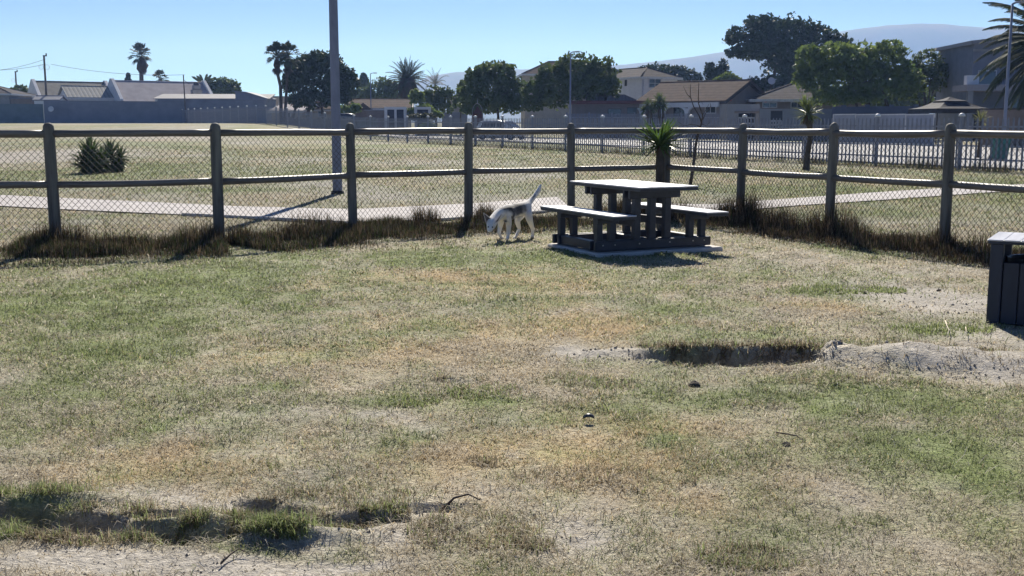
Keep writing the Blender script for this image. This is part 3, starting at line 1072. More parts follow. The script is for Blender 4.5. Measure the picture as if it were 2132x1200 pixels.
# ================================================================== DOG
DJ = [  # px, py, Z, r
    (1093, 431, 14.55, .088), (1078, 433.5, 14.46, .090), (1063, 437.5, 14.35, .104), (1050, 440, 14.24, .102),
    (1041, 442, 14.13, .078), (1031.5, 450, 14.04, .056), (1024.0, 460.5, 13.95, .064), (1020.5, 472.5, 13.86, .036), (1017.8, 481.0, 13.81, .022),
    (1102, 418, 14.66, .036), (1112, 408, 14.74, .030), (1121, 395, 14.79, .032), (1126.5, 381, 14.82, .012),
    (1056, 447, 14.14, .058), (1059.5, 463, 14.22, .037), (1058.5, 481, 14.24, .024), (1057.5, 491.5, 14.23, .021), (1055.5, 496, 14.17, .024),
    (1044, 452, 14.30, .050), (1041.5, 468, 14.38, .033), (1039, 483.5, 14.34, .023), (1043.5, 491.5, 14.36, .019), (1049, 495, 14.38, .021),
    (1086, 444, 14.62, .058), (1076.5, 457, 14.47, .040), (1081.5, 474.5, 14.57, .022), (1074, 490, 14.47, .019), (1069, 495.5, 14.42, .022),
    (1099, 438, 14.50, .062), (1102.5, 456, 14.47, .042), (1109, 474, 14.60, .023), (1108.5, 488, 14.60, .019), (1106.5, 493, 14.55, .022),
    (1022.6, 466.5, 13.90, .058),
]
DE = [(0, 1), (1, 2), (2, 3), (3, 4), (4, 5), (5, 6), (6, 33), (33, 7), (7, 8), (0, 9), (9, 10), (10, 11), (11, 12),
      (3, 13), (13, 14), (14, 15), (15, 16), (16, 17), (3, 18), (18, 19), (19, 20), (20, 21), (21, 22),
      (0, 23), (23, 24), (24, 25), (25, 26), (26, 27), (0, 28), (28, 29), (29, 30), (30, 31), (31, 32)]
dp = [P(a, c, z) for a, c, z, r in DJ]
foot_z = min(p.z - DJ[i][3] for i, p in enumerate(dp))
droot = Vector((dp[2].x, dp[2].y, 0))
dz_ = -foot_z - .004
dp = [p - droot + Vector((0, 0, dz_)) for p in dp]
me = bpy.data.meshes.new('dog_skeleton')
me.from_pydata(dp, DE, [])
od = bpy.data.objects.new('dog_skeleton', me); COL.objects.link(od)
md = od.modifiers.new('skin', 'SKIN'); md.use_smooth_shade = True; md.branch_smoothing = .6
for i, sv in enumerate(me.skin_vertices[0].data):
    r = DJ[i][3] * (1.14 if i in (5, 6, 33) else 1.25 if i in (7, 8) else 1.25 if i < 5 else 1.08)
    sv.radius = (r, r); sv.use_root = (i == 0)
ss = od.modifiers.new('sub', 'SUBSURF'); ss.levels = 2; ss.render_levels = 2
dg = bpy.context.evaluated_depsgraph_get()
bme = bpy.data.meshes.new_from_object(od.evaluated_get(dg))
bpy.data.objects.remove(od)
bme.name = 'dog'
n = len(bme.vertices)
co = np.empty(n * 3); bme.vertices.foreach_get('co', co); co = co.reshape(-1, 3)
no = np.empty(n * 3); bme.vertices.foreach_get('normal', no); no = no.reshape(-1, 3)


def dpt(px, py, Z):
    return np.array(P(px, py, Z) - droot + Vector((0, 0, dz_)))


col = np.ones((n, 4)); wht = np.array([.80, .76, .70]); gry = np.array([.036, .034, .038]); pal = np.array([.40, .37, .33])
nzd = fbm(co[:, 0] * 30 + co[:, 2] * 17, co[:, 2] * 30 + co[:, 1] * 23, 5, 3)
f = np.zeros(n)
for (px, py, Z, r, w) in [(1067, 434, 14.2, .13, 1), (1080, 430, 14.32, .13, 1), (1090, 427, 14.42, .09, .8), (1049, 427, 14.15, .075, .95), (1058, 430, 14.2, .05, .4),
                          (1112, 401, 14.67, .065, .85), (1117.5, 392, 14.70, .055, .8)]:
    dd = np.linalg.norm(co - dpt(px, py, Z), axis=1) / r
    f = np.maximum(f, w * (1 - sstep(.65, 1.15, dd + (nzd - .5) * .5)))
for (px, py, Z, r) in [(1058, 452, 14.12, .10), (1024, 465, 13.9, .12), (1062, 424, 14.3, .05)]:
    dd = np.linalg.norm(co - dpt(px, py, Z), axis=1) / r
    f = f * sstep(.7, 1.1, dd)
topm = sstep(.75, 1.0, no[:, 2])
base = wht * (.86 + .28 * nzd)[:, None]
base = base * (1 - f)[:, None] + gry * f[:, None]
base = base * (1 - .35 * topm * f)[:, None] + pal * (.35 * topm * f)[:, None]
mz = np.linalg.norm(co - dpt(1017.5, 482, 13.80), axis=1)
col[:, :3] = base
a_ = bme.color_attributes.new('Col', 'FLOAT_COLOR', 'POINT'); a_.data.foreach_set('color', col.ravel())
m_fur = bpy.data.materials.new('dog_fur')
nt, N, L = nodes_of(m_fur)
b = N['Principled BSDF']; at = N.new('ShaderNodeAttribute'); at.attribute_name = 'Col'
L.new(at.outputs['Color'], b.inputs['Base Color']); b.inputs['Roughness'].default_value = .85
b.inputs['Sheen Weight'].default_value = .5; b.inputs['Sheen Roughness'].default_value = .4; b.inputs['Specular IOR Level'].default_value = .15
tcd = N.new('ShaderNodeTexCoord'); nd = N.new('ShaderNodeTexNoise'); nd.inputs['Scale'].default_value = 90; nd.inputs['Detail'].default_value = 4
L.new(tcd.outputs['Object'], nd.inputs['Vector'])
bpd = N.new('ShaderNodeBump'); bpd.inputs['Strength'].default_value = .7; bpd.inputs['Distance'].default_value = .01
L.new(nd.outputs[0], bpd.inputs['Height']); L.new(bpd.outputs[0], b.inputs['Normal'])
bme.materials.clear(); bme.materials.append(m_fur)
bme.polygons.foreach_set('use_smooth', [True] * len(bme.polygons))
dog = bpy.data.objects.new('dog', bme); COL.objects.link(dog); dog.location = droot
dog.location.z = Tz(dp[17].x + droot.x, dp[17].y + droot.y) - float(co[:, 2].min()) - .012
tag(dog, 'cream dog with dark grey saddle walking nose down, tail raised, beside the fence', 'dog')
m_dark = pmat('dog_dark_skin', (.012, .011, .012), (.008, .008, .009), rough=.3, spec=.5)
m_ear = pmat('dog_ear_fur', (.62, .56, .50), (.50, .44, .39), rough=.85, scale=40)
m_earin = pmat('dog_ear_inner', (.16, .12, .11), (.10, .08, .07), rough=.9, scale=40)


def ear(bl, br, tip, back, bk):
    bl, br, tip = Vector(dpt(*bl)), Vector(dpt(*br)), Vector(dpt(*tip))
    cen = (bl + br) / 2 + Vector((0, back, .004))
    mb = MB(); rings = []
    for k in range(6):
        t = k / 5
        w = (1 - t ** 1.5) + .03
        l = bl.lerp(tip, t); r = br.lerp(tip, t); c = cen.lerp(tip, t)
        m = (l + r) / 2
        l = m + (l - m) * min(1, w / (1 - t + .04)); r = m + (r - m) * min(1, w / (1 - t + .04))
        rings.append([l, (l + c) / 2 + Vector((0, .004, 0)), c, (r + c) / 2 + Vector((0, .004, 0)), r])
    vs = [p for q in rings for p in q]
    fs = []
    for k in range(5):
        for j in range(4):
            fs.append((k * 5 + j, k * 5 + j + 1, k * 5 + j + 6, k * 5 + j + 5))
    mb.add(vs, fs, True)
    o = mb.build('ear', m_ear, dog)
    s = o.modifiers.new('thick', 'SOLIDIFY'); s.thickness = .006
    mi = MB()
    ins = []
    for k in range(5):
        q = rings[k]; m = (q[0] + q[4]) / 2
        ins.append([q[0] * .72 + m * .28 + (q[2] - m) * .45 + Vector((0, -.004, 0)), q[2] + Vector((0, -.006, 0)), q[4] * .72 + m * .28 + (q[2] - m) * .45 + Vector((0, -.004, 0))])
    vs = [p for q in ins for p in q]; fs = []
    for k in range(4):
        for j in range(2):
            fs.append((k * 3 + j, k * 3 + j + 1, k * 3 + j + 4, k * 3 + j + 3))
    mi.add(vs, fs, True)
    mi.build('ear_inside', m_earin, o)


ear((1012.5, 463.0, 13.90), (1023.0, 453, 13.92), (1006.5, 441.0, 13.90), .035, .03)
ear((1027.0, 467.0, 13.86), (1038.0, 457.0, 13.93), (1044.0, 443.5, 13.90), .035, .03)
from mathutils.bvhtree import BVHTree
_bv = BVHTree.FromPolygons([tuple(v.co) for v in bme.vertices], [tuple(p.vertices) for p in bme.polygons])


def on_face(px, py, push=0.0):
    o_ = Vector((0, 0, EYE)) - droot - Vector((0, 0, dz_)) + Vector((0, 0, dz_))
    d_ = ray(px, py).normalized()
    h = _bv.ray_cast(o_, d_)
    if h[0] is None:
        h = _bv.find_nearest(Vector(dpt(px, py, 13.85)))
    return h[0] - d_ * push


for ex, ey in ((1016.6, 468.6), (1025.2, 469.2)):
    mb = MB(); c = on_face(ex, ey, .001)
    mb.lathe([(.001, -.010), (.008, -.007), (.011, 0), (.008, .007), (.001, .010)], c, n=10)
    mb.build('eye', m_dark, dog)
mb = MB(); c = on_face(1016.8, 483.0, .003)
mb.lathe([(.002, -.014), (.014, -.009), (.018, 0), (.013, .010), (.002, .013)], c, n=12)
mb.build('nose', m_dark, dog)
mb = MB(); mb.tube([on_face(1018.3, 486.0), on_face(1021.5, 483.5), on_face(1025.5, 479.0), on_face(1028.0, 474.5)], [.006, .008, .007, .003], n=8)
mb.build('mouth', m_dark, dog)

# ================================================================== LIGHT POLE
g = G(703, 404)
lp = thing('light_pole', 'tall grey tapered light pole standing in the field beside the path', 'light pole', (g.x, g.y, Tz(g.x, g.y)))
m_pole = pmat('pole_grey', (.22, .25, .33), (.155, .18, .245), rough=.7, scale=7, bump=.002, spec=.25, stretch=(1, 1, .3))
mb = MB(); mb.tube([(0, 0, -.2), (0, 0, .3), (0, 0, 2.0), (0, 0, 4), (0, 0, 6.2)], [.104, .103, .098, .092, .086], n=20); mb.build('shaft', m_pole, lp)
mb = MB(); mb.lathe([(.14, -.02), (.14, .05), (.118, .07)], n=16); mb.build('base_collar', pmat('base_dark', (.05, .05, .05), rough=.8), lp)
mb = MB(); mb.tube([(0, 0, 6.1), (0, .2, 6.4), (0, .8, 6.55)], .04, n=8); mb.box((0, 1.0, 6.55), (.2, .5, .1)); mb.build('lamp_arm', m_pole, lp)


# ================================================================== SWORD-LEAVED PLANTS
def sword_leaves(n, L_, w, seed, e0=-35, e1=88, droop=.35, c=(0, 0, 0), vsc=1.0):
    r = random.Random(seed); mb = MB()
    for i in range(n):
        az = r.uniform(0, 6.283); u = r.random()
        el = math.radians(e0 + (e1 - e0) * u ** .85)
        ln = L_ * r.uniform(.72, 1.08) * (1 if el > 0 else .85)
        d = Vector((math.cos(az), math.sin(az), 0)); side = Vector((-d.y, d.x, 0))
        p = Vector(c) + Vector((0, 0, r.uniform(-.12, .04) * L_ * vsc)); e = el
        tw = r.uniform(-.5, .5)
        pts = []
        for k in range(5):
            t = k / 4
            pts.append((p.copy(), e))
            p = p + (d * math.cos(e) + Vector((0, 0, 1)) * math.sin(e)) * ln / 4
            e -= droop * r.uniform(.4, 1.4) * (.35 + t) * math.cos(e) * .5
        ws = [w * .55, w, w * .9, w * .6, w * .05]
        vs = []
        for k, (q, e) in enumerate(pts):
            nrm = d * -math.sin(e) + Vector((0, 0, 1)) * math.cos(e)
            sd = side * math.cos(tw * k / 4) + nrm * math.sin(tw * k / 4)
            vs += [q - sd * ws[k] / 2 + nrm * ws[k] * .18, q, q + sd * ws[k] / 2 + nrm * ws[k] * .18]
        fs = []
        for k in range(4):
            for j in range(2):
                fs.append((k * 3 + j, k * 3 + j + 1, k * 3 + j + 4, k * 3 + j + 3))
        mb.add(vs, fs, False)
    return mb


m_yucca = leafmat('yucca_leaf', (.115, .19, .045), (.065, .12, .028), trans=.3, scale=3, rough=.38, spec=.5)
m_yucca_dry = leafmat('yucca_leaf_olive', (.16, .19, .075), (.09, .115, .045), trans=.3, scale=3, rough=.45, spec=.35)
m_deadleaf = leafmat('dead_leaf', (.17, .125, .08), (.10, .075, .05), trans=.15, scale=3, rough=.8)
m_bark = pmat('bark_grey', (.13, .105, .08), (.065, .052, .042), rough=.9, scale=9, bump=.02, bscale=14, spec=.1, stretch=(1, 1, .5))

c = PZ(1374, 437, 0.0); c = Vector((c.x + .0, PP[7].y - .24, 0))
c.x = (1373.5 - 1066) / FPX * c.y * 1.0
yk = thing('yucca_plant', 'bright green yucca on a thick trunk in front of the fence corner post', 'yucca', (c.x, c.y, Tz(c.x, c.y)))
mb = MB(); rk = random.Random(3)
mb.tube([(0, 0, -.1), (.01, 0, .1), (0, .01, .5), (-.01, 0, .9), (0, 0, 1.20)], [.10, .085, .07, .065, .06], n=14, wob=.10, rng=rk)
mb.build('trunk', m_bark, yk)
sword_leaves(150, .54, .042, 21, e0=-30, e1=62, droop=.22, c=(-.03, -.02, 1.17)).build('crown', m_yucca, yk)
sword_leaves(16, .22, .035, 22, e0=-80, e1=-30, droop=.1, c=(0, 0, 1.14)).build('dead_leaves', m_deadleaf, yk)
sword_leaves(16, .30, .035, 23, e0=-5, e1=70, c=(-.20, -.25, .15)).build('offshoot', m_yucca, yk)

g = G(1681, 355)
yk2 = thing('yucca_plant', 'olive yucca on a slim leaning bare trunk before the palisade fence', 'yucca', (g.x, g.y, Tz(g.x, g.y)))
mb = MB()
mb.tube([(-.06, 0, -.1), (-.03, 0, .1), (-.02, 0, .5), (.05, 0, 1.0), (.01, 0, 1.5), (-.05, 0, 1.75)], [.14, .115, .09, .085, .09, .08], n=12, wob=.1, rng=rk)
mb.build('trunk', m_bark, yk2)
sword_leaves(120, .62, .045, 24, e0=-60, e1=80, droop=.4, c=(-.05, 0, 1.78)).build('crown', m_yucca_dry, yk2)
sword_leaves(60, .42, .05, 25, e0=-85, e1=-40, droop=.1, c=(-.05, 0, 1.72)).build('dead_leaves', m_deadleaf, yk2)
sword_leaves(26, .42, .04, 26, e0=30, e1=88, droop=.2, c=(-.16, .1, 2.0)).build('shoot', leafmat('young_leaf', (.30, .36, .10), (.2, .25, .07), trans=.4), yk2)

for (px, py, sc, sd, lab) in ((190, 361, 1.08, 31, 'left of two low dark yuccas on the sandy field'), (232, 358, 1.0, 35, 'right of two low dark yuccas on the sandy field')):
    g = G(px, py)
    yq = thing('yucca_plant', lab, 'yucca', (g.x, g.y, Tz(g.x, g.y)), group='low yuccas on the sandy field')
    mb = MB()
    for (ox, oy, h) in ((0, 0, .5), (-.2, .15, .42), (.2, .1, .38)):
        mb.tube([(ox, oy, -.1), (ox * 1.1, oy, h * .5), (ox * 1.2, oy, h)], [.13, .12, .10], n=8)
    mb.build('trunk', m_bark, yq)
    mb = sword_leaves(110, .62 * sc, .07, sd, e0=-70, e1=85, c=(0, 0, .50 * sc))
    for (ox, oy, oz) in ((-.26, .15, .40), (.26, .1, .40), (.0, -.2, .30), (-.2, -.1, .2), (.2, -.15, .18)):
        q = sword_leaves(60, .50 * sc, .06, sd + int(100 * ox) + 7, e0=-70, e1=80, c=(ox, oy, oz)); mb.add(q.v, q.f)
    mb.build('crown', leafmat('yucca_leaf_dark', (.075, .125, .035), (.035, .06, .02), trans=.2, scale=3, rough=.4, spec=.4), yq)

g = G(2101, 338)
yk3 = thing('yucca_plant', 'slender pale yucca behind the palisade fence beside the street lamp', 'yucca', (g.x + .3, g.y + 3.5, Tz(g.x, g.y)))
mb = MB(); mb.tube([(0, 0, -.1), (.02, 0, .7), (0, 0, 1.55)], [.11, .08, .07], n=10); mb.build('trunk', m_bark, yk3)
sword_leaves(70, .50, .045, 44, e0=-50, e1=85, c=(0, 0, 1.6)).build('crown', leafmat('yucca_leaf_pale', (.30, .30, .12), (.18, .19, .08), trans=.3), yk3)

# ================================================================== BARE YOUNG TREE
g = G(1437, 388)
bt = thing('bare_tree', 'leafless young tree with upright forked branches behind the wire mesh', 'tree', (g.x, g.y, Tz(g.x, g.y)))
m_twig = pmat('twig_bark', (.10, .075, .065), (.06, .045, .04), rough=.9, scale=20)


def W(px, py, dy=0):
    return P(px, py, g.y + dy) - Vector((g.x, g.y, 0))


mb = MB()
mb.tube([W(1436, 392), W(1443, 350), W(1449, 300), W(1455, 270), W(1461, 256)], [.045, .037, .032, .028, .025], n=9)
mb.build('trunk', m_twig, bt)
mb = MB()
for pl, r in [([(1461, 256, 0), (1455, 240, .1), (1444, 222, .2), (1437, 200, .2), (1438, 176, .2)], .026),
              ([(1461, 256, 0), (1463, 240, -.1), (1454, 215, -.2), (1454, 195, -.2), (1455, 172, -.2)], .024),
              ([(1463, 250, 0), (1469, 236, 0), (1480, 222, .1), (1478, 214, .1)], .018),
              ([(1437, 203, .2), (1430, 196, .3), (1423, 180, .3)], .014), ([(1455, 262, 0), (1440, 259, .2), (1424, 262, .3), (1412, 254, .3)], .015),
              ([(1459, 258, 0), (1470, 262, .1), (1478, 255, .1)], .014), ([(1463, 240, -.1), (1473, 224, -.1), (1476, 216, -.1)], .012),
              ([(1454, 215, -.2), (1460, 212, -.2), (1464, 218, -.2)], .01), ([(1444, 222, .2), (1440, 208, .2), (1433, 203, .2)], .01)]:
    mb.tube([W(a, c_, d_) for a, c_, d_ in pl], [r * .68 * (1 - .6 * i / (len(pl) - 1)) for i in range(len(pl))], n=6)
mb.build('branch', m_twig, bt)

# ================================================================== PALISADE FENCE
m_pal = pmat('palisade_steel', (.25, .26, .32), (.18, .19, .235), rough=.55, scale=6, spec=.4)
m_palpost = pmat('palisade_post', (.30, .31, .36), (.22, .23, .28), rough=.55, scale=6, spec=.4)
m_cap = pmat('cap_white', (.72, .72, .72), (.6, .6, .6), rough=.5)


def FP(n_):
    x, y = 14.33 - 1.653 * n_, 35.6 + 3.133 * n_
    return Vector((x, y, float(base_T(np.array([x]), np.array([y]))[0])))


p0 = FP(0)
pf = thing('palisade_fence', 'long grey steel palisade fence with white capped posts crossing the field', 'fence', (p0.x, p0.y, p0.z))
for n_ in range(-3, 35):
    a = FP(n_)
    mb = MB(); mb.bbox((a.x, a.y, a.z + .80), (.11, .11, 1.8), .01); pst = mb.build('post', m_palpost, pf, world=True)
    mb = MB(); mb.lathe([(.10, 0), (.11, .02), (.09, .07), (.04, .10), (.005, .11)], (a.x - pf.location.x, a.y - pf.location.y, a.z + 1.70 - pf.location.z), n=10)
    mb.build('cap', m_cap, pst)
    if n_ == 34: break
    c = FP(n_ + 1)
    d = (c - a); ln = math.hypot(d.x, d.y); dh = d / ln; nr = Vector((-dh.y, dh.x, 0))
    if nr.y > 0: nr = -nr
    ang = math.atan2(d.y, d.x)
    mb = MB(); cnt = 19
    for k in range(cnt):
        t = (k + .5) / cnt
        q = a + d * t
        c0 = Vector((q.x, q.y, 0)) + nr * .05
        zz = q.z
        w_, th_ = .034, .012
        vs = []
        for (h, ww) in ((.06, w_), (1.58, w_), (1.66, .012)):
            for (sx, sy) in ((-1, 1), (1, 1), (1, -1), (-1, -1)):
                v_ = c0 + dh * sx * ww - nr * sy * th_ * .5
                vs.append((v_.x, v_.y, zz + h))
        fs = [(3, 2, 1, 0), (8, 9, 10, 11)]
        for r_ in range(2):
            for i in range(4):
                j = (i + 1) % 4
                fs.append((r_ * 4 + i, r_ * 4 + j, r_ * 4 + 4 + j, r_ * 4 + 4 + i))
        mb.add(vs, fs)
    mb.build('pale_panel', m_pal, pf, world=True)
    for h in (.36, 1.38):
        mb = MB()
        mid = (a + c) / 2
        mb.box((mid.x - nr.x * .0, mid.y - nr.y * .0, mid.z + h), (ln - .115, .04, .05), rz=ang)
        mb.build('rail', m_palpost, pf, world=True)
tall_grass('weeds', [FP(-3), FP(12)], 30000, .18, .50, .5, .5, 51, 'dark scrubby weeds along the foot of the palisade fence',
           dens=[(0, 1), (.2, 1), (.35, .55), (.5, .8), (.7, .5), (1, .3)], green=.5)

# ================================================================== SMALL THINGS ON THE LAWN
g = G(1221, 884)
lf = thing('dry_leaf', 'small dark curled leaf standing on a thin stalk above the dry lawn', 'leaf', (g.x + .012, g.y + .02, Tz(g.x, g.y)))
m_lf = pmat('dark_leaf', (.060, .060, .065), (.028, .028, .032), rough=.4, scale=40, spec=.5)
mb = MB()
vs = []; fs = []
for i in range(7):
    t = i / 6 * 2 - 1
    for j in range(5):
        s_ = j / 4 * 2 - 1
        w_ = .016 * (1 - t * t) ** .5 + .001
        vs.append((t * .027, s_ * w_, .048 - .012 * s_ * s_ - .014 * t * t))
for i in range(6):
    for j in range(4):
        fs.append((i * 5 + j, i * 5 + j + 1, i * 5 + j + 6, i * 5 + j + 5))
mb.add(vs, fs, True)
o = mb.build('leaf_blade', m_lf, lf); o.modifiers.new('t', 'SOLIDIFY').thickness = .003
mb = MB(); mb.tube([(0, 0, -.005), (.004, 0, .02), (0, 0, .046)], .0016, n=5); mb.build('stalk', m_lf, lf)


def lying(name, pix, rad, mat, label, cat, group=None, lift=.012):
    pts = [PZ(a, c_, 0) for a, c_ in pix]
    g0 = pts[0]
    mb = MB(); n_ = len(pts)
    mb.tube([(p.x, p.y, Tz(p.x, p.y) + lift + .006 * ((i * 7) % 3)) for i, p in enumerate(pts)], [rad * (1 - .6 * i / (n_ - 1)) for i in range(n_)], n=6)
    o = mb.build(name, mat, None)
    return tag(o, label, cat, group)


lying('twig', [(1616, 907), (1640, 911), (1660, 915), (1670, 920), (1672, 925)], .004, m_twig, 'thin dark hooked twig lying on the lawn right of centre', 'twig')
lying('stick', [(915, 1058), (945, 1052), (975, 1047), (1000, 1052)], .006, m_twig, 'short dark stick lying on sandy ground near the bottom centre', 'stick')
lying('stick', [(460, 1180), (480, 1166), (498, 1157), (520, 1161)], .004, m_twig, 'bent twig lying on pale sand near the bottom left', 'stick')
m_straw = pmat('straw_pale', (.62, .55, .42), rough=.8)
lying('straw_stalk', [(1968, 678), (1971, 690), (1975, 700), (1972, 715)], .005, m_straw, 'pale bent straw stalk on the lawn left of the plank bin', 'stalk', lift=.03)
lying('straw_stalk', [(2010, 692), (2011, 702), (2010, 712)], .004, m_straw, 'short pale straw stalk on bare soil nearest the plank bin', 'stalk', lift=.03)
for (px, py, r_, lab) in ((1446, 808, .035, 'dark clod of earth on the lawn below the dug hole'), 
                          (1637, 928, .02, 'small dark stone beside the hooked twig'), (1800, 612, .02, 'small dark clod on the grass left of the plank bin'),
                          (1955, 605, .022, 'small dark clod on pale sand near the plank bin')):
    g = PZ(px, py, 0); rk = random.Random(px)
    mb = MB(); prof = [(.1, -.5), (.75, -.35), (1.0, 0), (.8, .4), (.4, .62), (.05, .66)]
    mb.lathe([(a * r_, c_ * r_) for a, c_ in prof], (0, 0, 0), n=9, smooth=False)
    mb.v = [(x * rk.uniform(.8, 1.3), y * rk.uniform(.75, 1.2), z * rk.uniform(.8, 1.15)) for x, y, z in mb.v]
    o = mb.build('earth_clod' if 'clod' in lab or 'lump' in lab else 'stone', pmat('dark_earth', (.10, .085, .07), (.05, .042, .035), rough=.95, scale=30, bump=.01), None)
    o.location = (g.x, g.y, Tz(g.x, g.y) + r_ * .25)
    tag(o, lab, 'clod' if 'clod' in lab or 'lump' in lab else 'stone')

# ================================================================== TREES
def gz_at(x, y):
    return float(base_T(np.array([x]), np.array([y]))[0])


def base_pt(px, Z):
    x = (px - 1066) / FPX * Z          # plan position on the line of sight
    x = P(px, 256, Z).x
    return Vector((x, Z, gz_at(x, Z)))


def leaf_cloud(rng, blobs, per_m2, leaf, clump=.26, shell=.62, up=.25, zmin=None):
    """leaf quads gathered in clumps over and inside ellipsoids: blobs (centre, radii)"""
    C = []
    for (c, r) in blobs:
        c = np.array(c); r = np.array(r)
        area = 4 * np.pi * ((r[0] * r[1]) ** 1.6 + (r[0] * r[2]) ** 1.6 + (r[1] * r[2]) ** 1.6) ** (1 / 1.6) / 3 ** (1 / 1.6)
        rm = r.mean(); cr = clump * rm
        nc = max(8, int(area / (cr * cr) * .55))
        d = rng.normal(size=(nc, 3)); d /= np.linalg.norm(d, axis=1)[:, None]
        d[:, 2] = np.where(d[:, 2] < -.55, -d[:, 2] * .5, d[:, 2])
        rad = shell + (1.04 - shell) * rng.random(nc) ** .6
        cc = c + d * r * rad[:, None]
        nl = max(6, int(area * per_m2 / nc))
        crs = cr * rng.uniform(.55, 1.25, nc)
        off = rng.normal(size=(nc, nl, 3)); off /= np.linalg.norm(off, axis=2)[:, :, None]
        off *= (rng.random((nc, nl)) ** .45)[:, :, None] * crs[:, None, None]
        off[:, :, 2] *= .8
        C.append((cc[:, None, :] + off).reshape(-1, 3))
        nf = int(area * per_m2 * .22)
        d = rng.normal(size=(nf, 3)); d /= np.linalg.norm(d, axis=1)[:, None]
        C.append(c + d * r * (.25 + .55 * rng.random(nf))[:, None])
    C = np.concatenate(C)
    if zmin is not None:
        C = C[C[:, 2] > zmin]
    n = len(C)
    a = rng.normal(size=(n, 3)); a /= np.linalg.norm(a, axis=1)[:, None]
    t = rng.normal(size=(n, 3)); t[:, 2] += up
    b = np.cross(a, t); b /= np.linalg.norm(b, axis=1)[:, None] + 1e-9
    s = leaf * rng.uniform(.55, 1.35, n)
    A = a * (s * .62)[:, None]; B = b * (s * .38)[:, None]
    V = np.empty((n * 4, 3)); V[0::4] = C - A; V[1::4] = C + B + A * .15; V[2::4] = C + A; V[3::4] = C - B + A * .15
    F = np.arange(n * 4).reshape(-1, 4)
    return V, F


LEAF = {
    'dark': leafmat('foliage_dark', (.052, .080, .026), (.026, .043, .016), trans=.22, scale=.8),
    'mid': leafmat('foliage_mid', (.135, .175, .048), (.060, .090, .027), trans=.34, scale=.8),
    'bright': leafmat('foliage_bright', (.20, .26, .065), (.08, .125, .034), trans=.42, scale=.8),
    'olive': leafmat('foliage_olive', (.140, .140, .070), (.070, .075, .035), trans=.3, scale=.8),
    'palm': leafmat('palm_frond', (.060, .078, .036), (.032, .042, .022), trans=.15, scale=1.2, rough=.7, spec=.12),
    'skirt': leafmat('palm_skirt', (.085, .068, .050), (.045, .036, .028), trans=.1, scale=1.5, rough=.9),
}
_ts = [100]


def tree(name, label, px, Z, blobs, mat, trunks, leaf=.30, per=26, cat='tree', group=None, clump=.26, dep=.85, shell=.62, limbs=True):
    """blobs (px, py, rx, ry[, dY]) and trunks (px_base, px_top, py_top, radius m) as seen at depth Z"""
    _ts[0] += 1
    rng = np.random.default_rng(_ts[0]); rk = random.Random(_ts[0])
    b = base_pt(px, Z)
    o = thing(name, label, cat, b, 0, group)
    k = Z / FPX
    bl = []
    for q in blobs:
        dy = q[4] if len(q) > 4 else rk.uniform(-.35, .35) * q[2] * k
        c = P(q[0], q[1], Z + dy) - b
        bl.append((c, (q[2] * k, q[2] * k * dep, q[3] * k)))
    V, F = leaf_cloud(rng, bl, per, leaf, clump, shell, zmin=.15)
    np_mesh('crown', V, F, LEAF[mat] if isinstance(mat, str) else mat, o)
    mb = MB()
    for (pb, pt, ptop, r) in trunks:
        top = P(pt, ptop, Z) - b; bx = (pb - px) * k
        mid = Vector((bx + (top.x - bx) * .35 + rk.uniform(-.2, .2), 0, top.z * .5))
        mb.tube([(bx, 0, -.2), (bx, 0, .15), mid, top], [r * 1.35, r * 1.1, r * .85, r * .6], n=9)
        if limbs:
            near = sorted(bl, key=lambda q: (q[0] - top).length)[:4]
            for (c, rr_) in near:
                e = top.lerp(c, .9)
                mb.tube([top - Vector((0, 0, .2)), top.lerp(c, .5) + Vector((rk.uniform(-.3, .3), 0, rk.uniform(-.2, .3))), e], [r * .5, r * .35, r * .12], n=6)
    if trunks:
        mb.build('trunk', m_bark, o)
    return o


# --- trees, right half
tree('round_tree', 'dense round dark green tree at the road left of the tall street lamp', 1025, 100,
     [(1022, 188, 58, 50), (984, 200, 30, 40), (1062, 190, 28, 45), (1035, 150, 36, 22), (1000, 162, 30, 24), (1022, 222, 58, 22), (978, 228, 18, 16), (1070, 220, 18, 22)], 'mid',
     [(1000, 1005, 215, .16), (1040, 1035, 215, .15)], leaf=.30, per=34)
tree('spreading_tree', 'wide spreading green tree with twisted trunks behind the tall street lamp', 1200, 98,
     [(1118, 195, 30, 32), (1108, 220, 22, 18), (1150, 165, 34, 34), (1205, 148, 50, 36), (1250, 160, 38, 40), (1185, 190, 56, 34), (1268, 185, 24, 28), (1150, 212, 36, 20), (1225, 185, 45, 26)], 'mid',
     [(1228, 1222, 200, .20), (1250, 1262, 200, .16)], leaf=.30, per=32)
tree('large_tree', 'largest dark umbrella shaped tree rising above the brown roofed houses', 1640, 135,
     [(1540, 88, 34, 30), (1588, 62, 46, 28), (1650, 66, 52, 32), (1702, 92, 46, 36), (1745, 88, 24, 18), (1612, 104, 62, 34), (1640, 135, 46, 34), (1672, 148, 48, 44), (1533, 112, 20, 14),
      (1578, 112, 30, 22), (1765, 102, 16, 12)], 'dark',
     [(1640, 1645, 150, .55), (1600, 1615, 140, .3)], leaf=.38, per=22, clump=.30)
tree('hedge_tree', 'low dark bushy trees standing behind the brown gable roof', 1600, 128,
     [(1545, 188, 22, 18), (1580, 180, 30, 22), (1625, 182, 40, 28), (1660, 190, 36, 30), (1600, 198, 60, 18)], 'dark', [(1600, 1600, 200, .2)], leaf=.34, per=22)
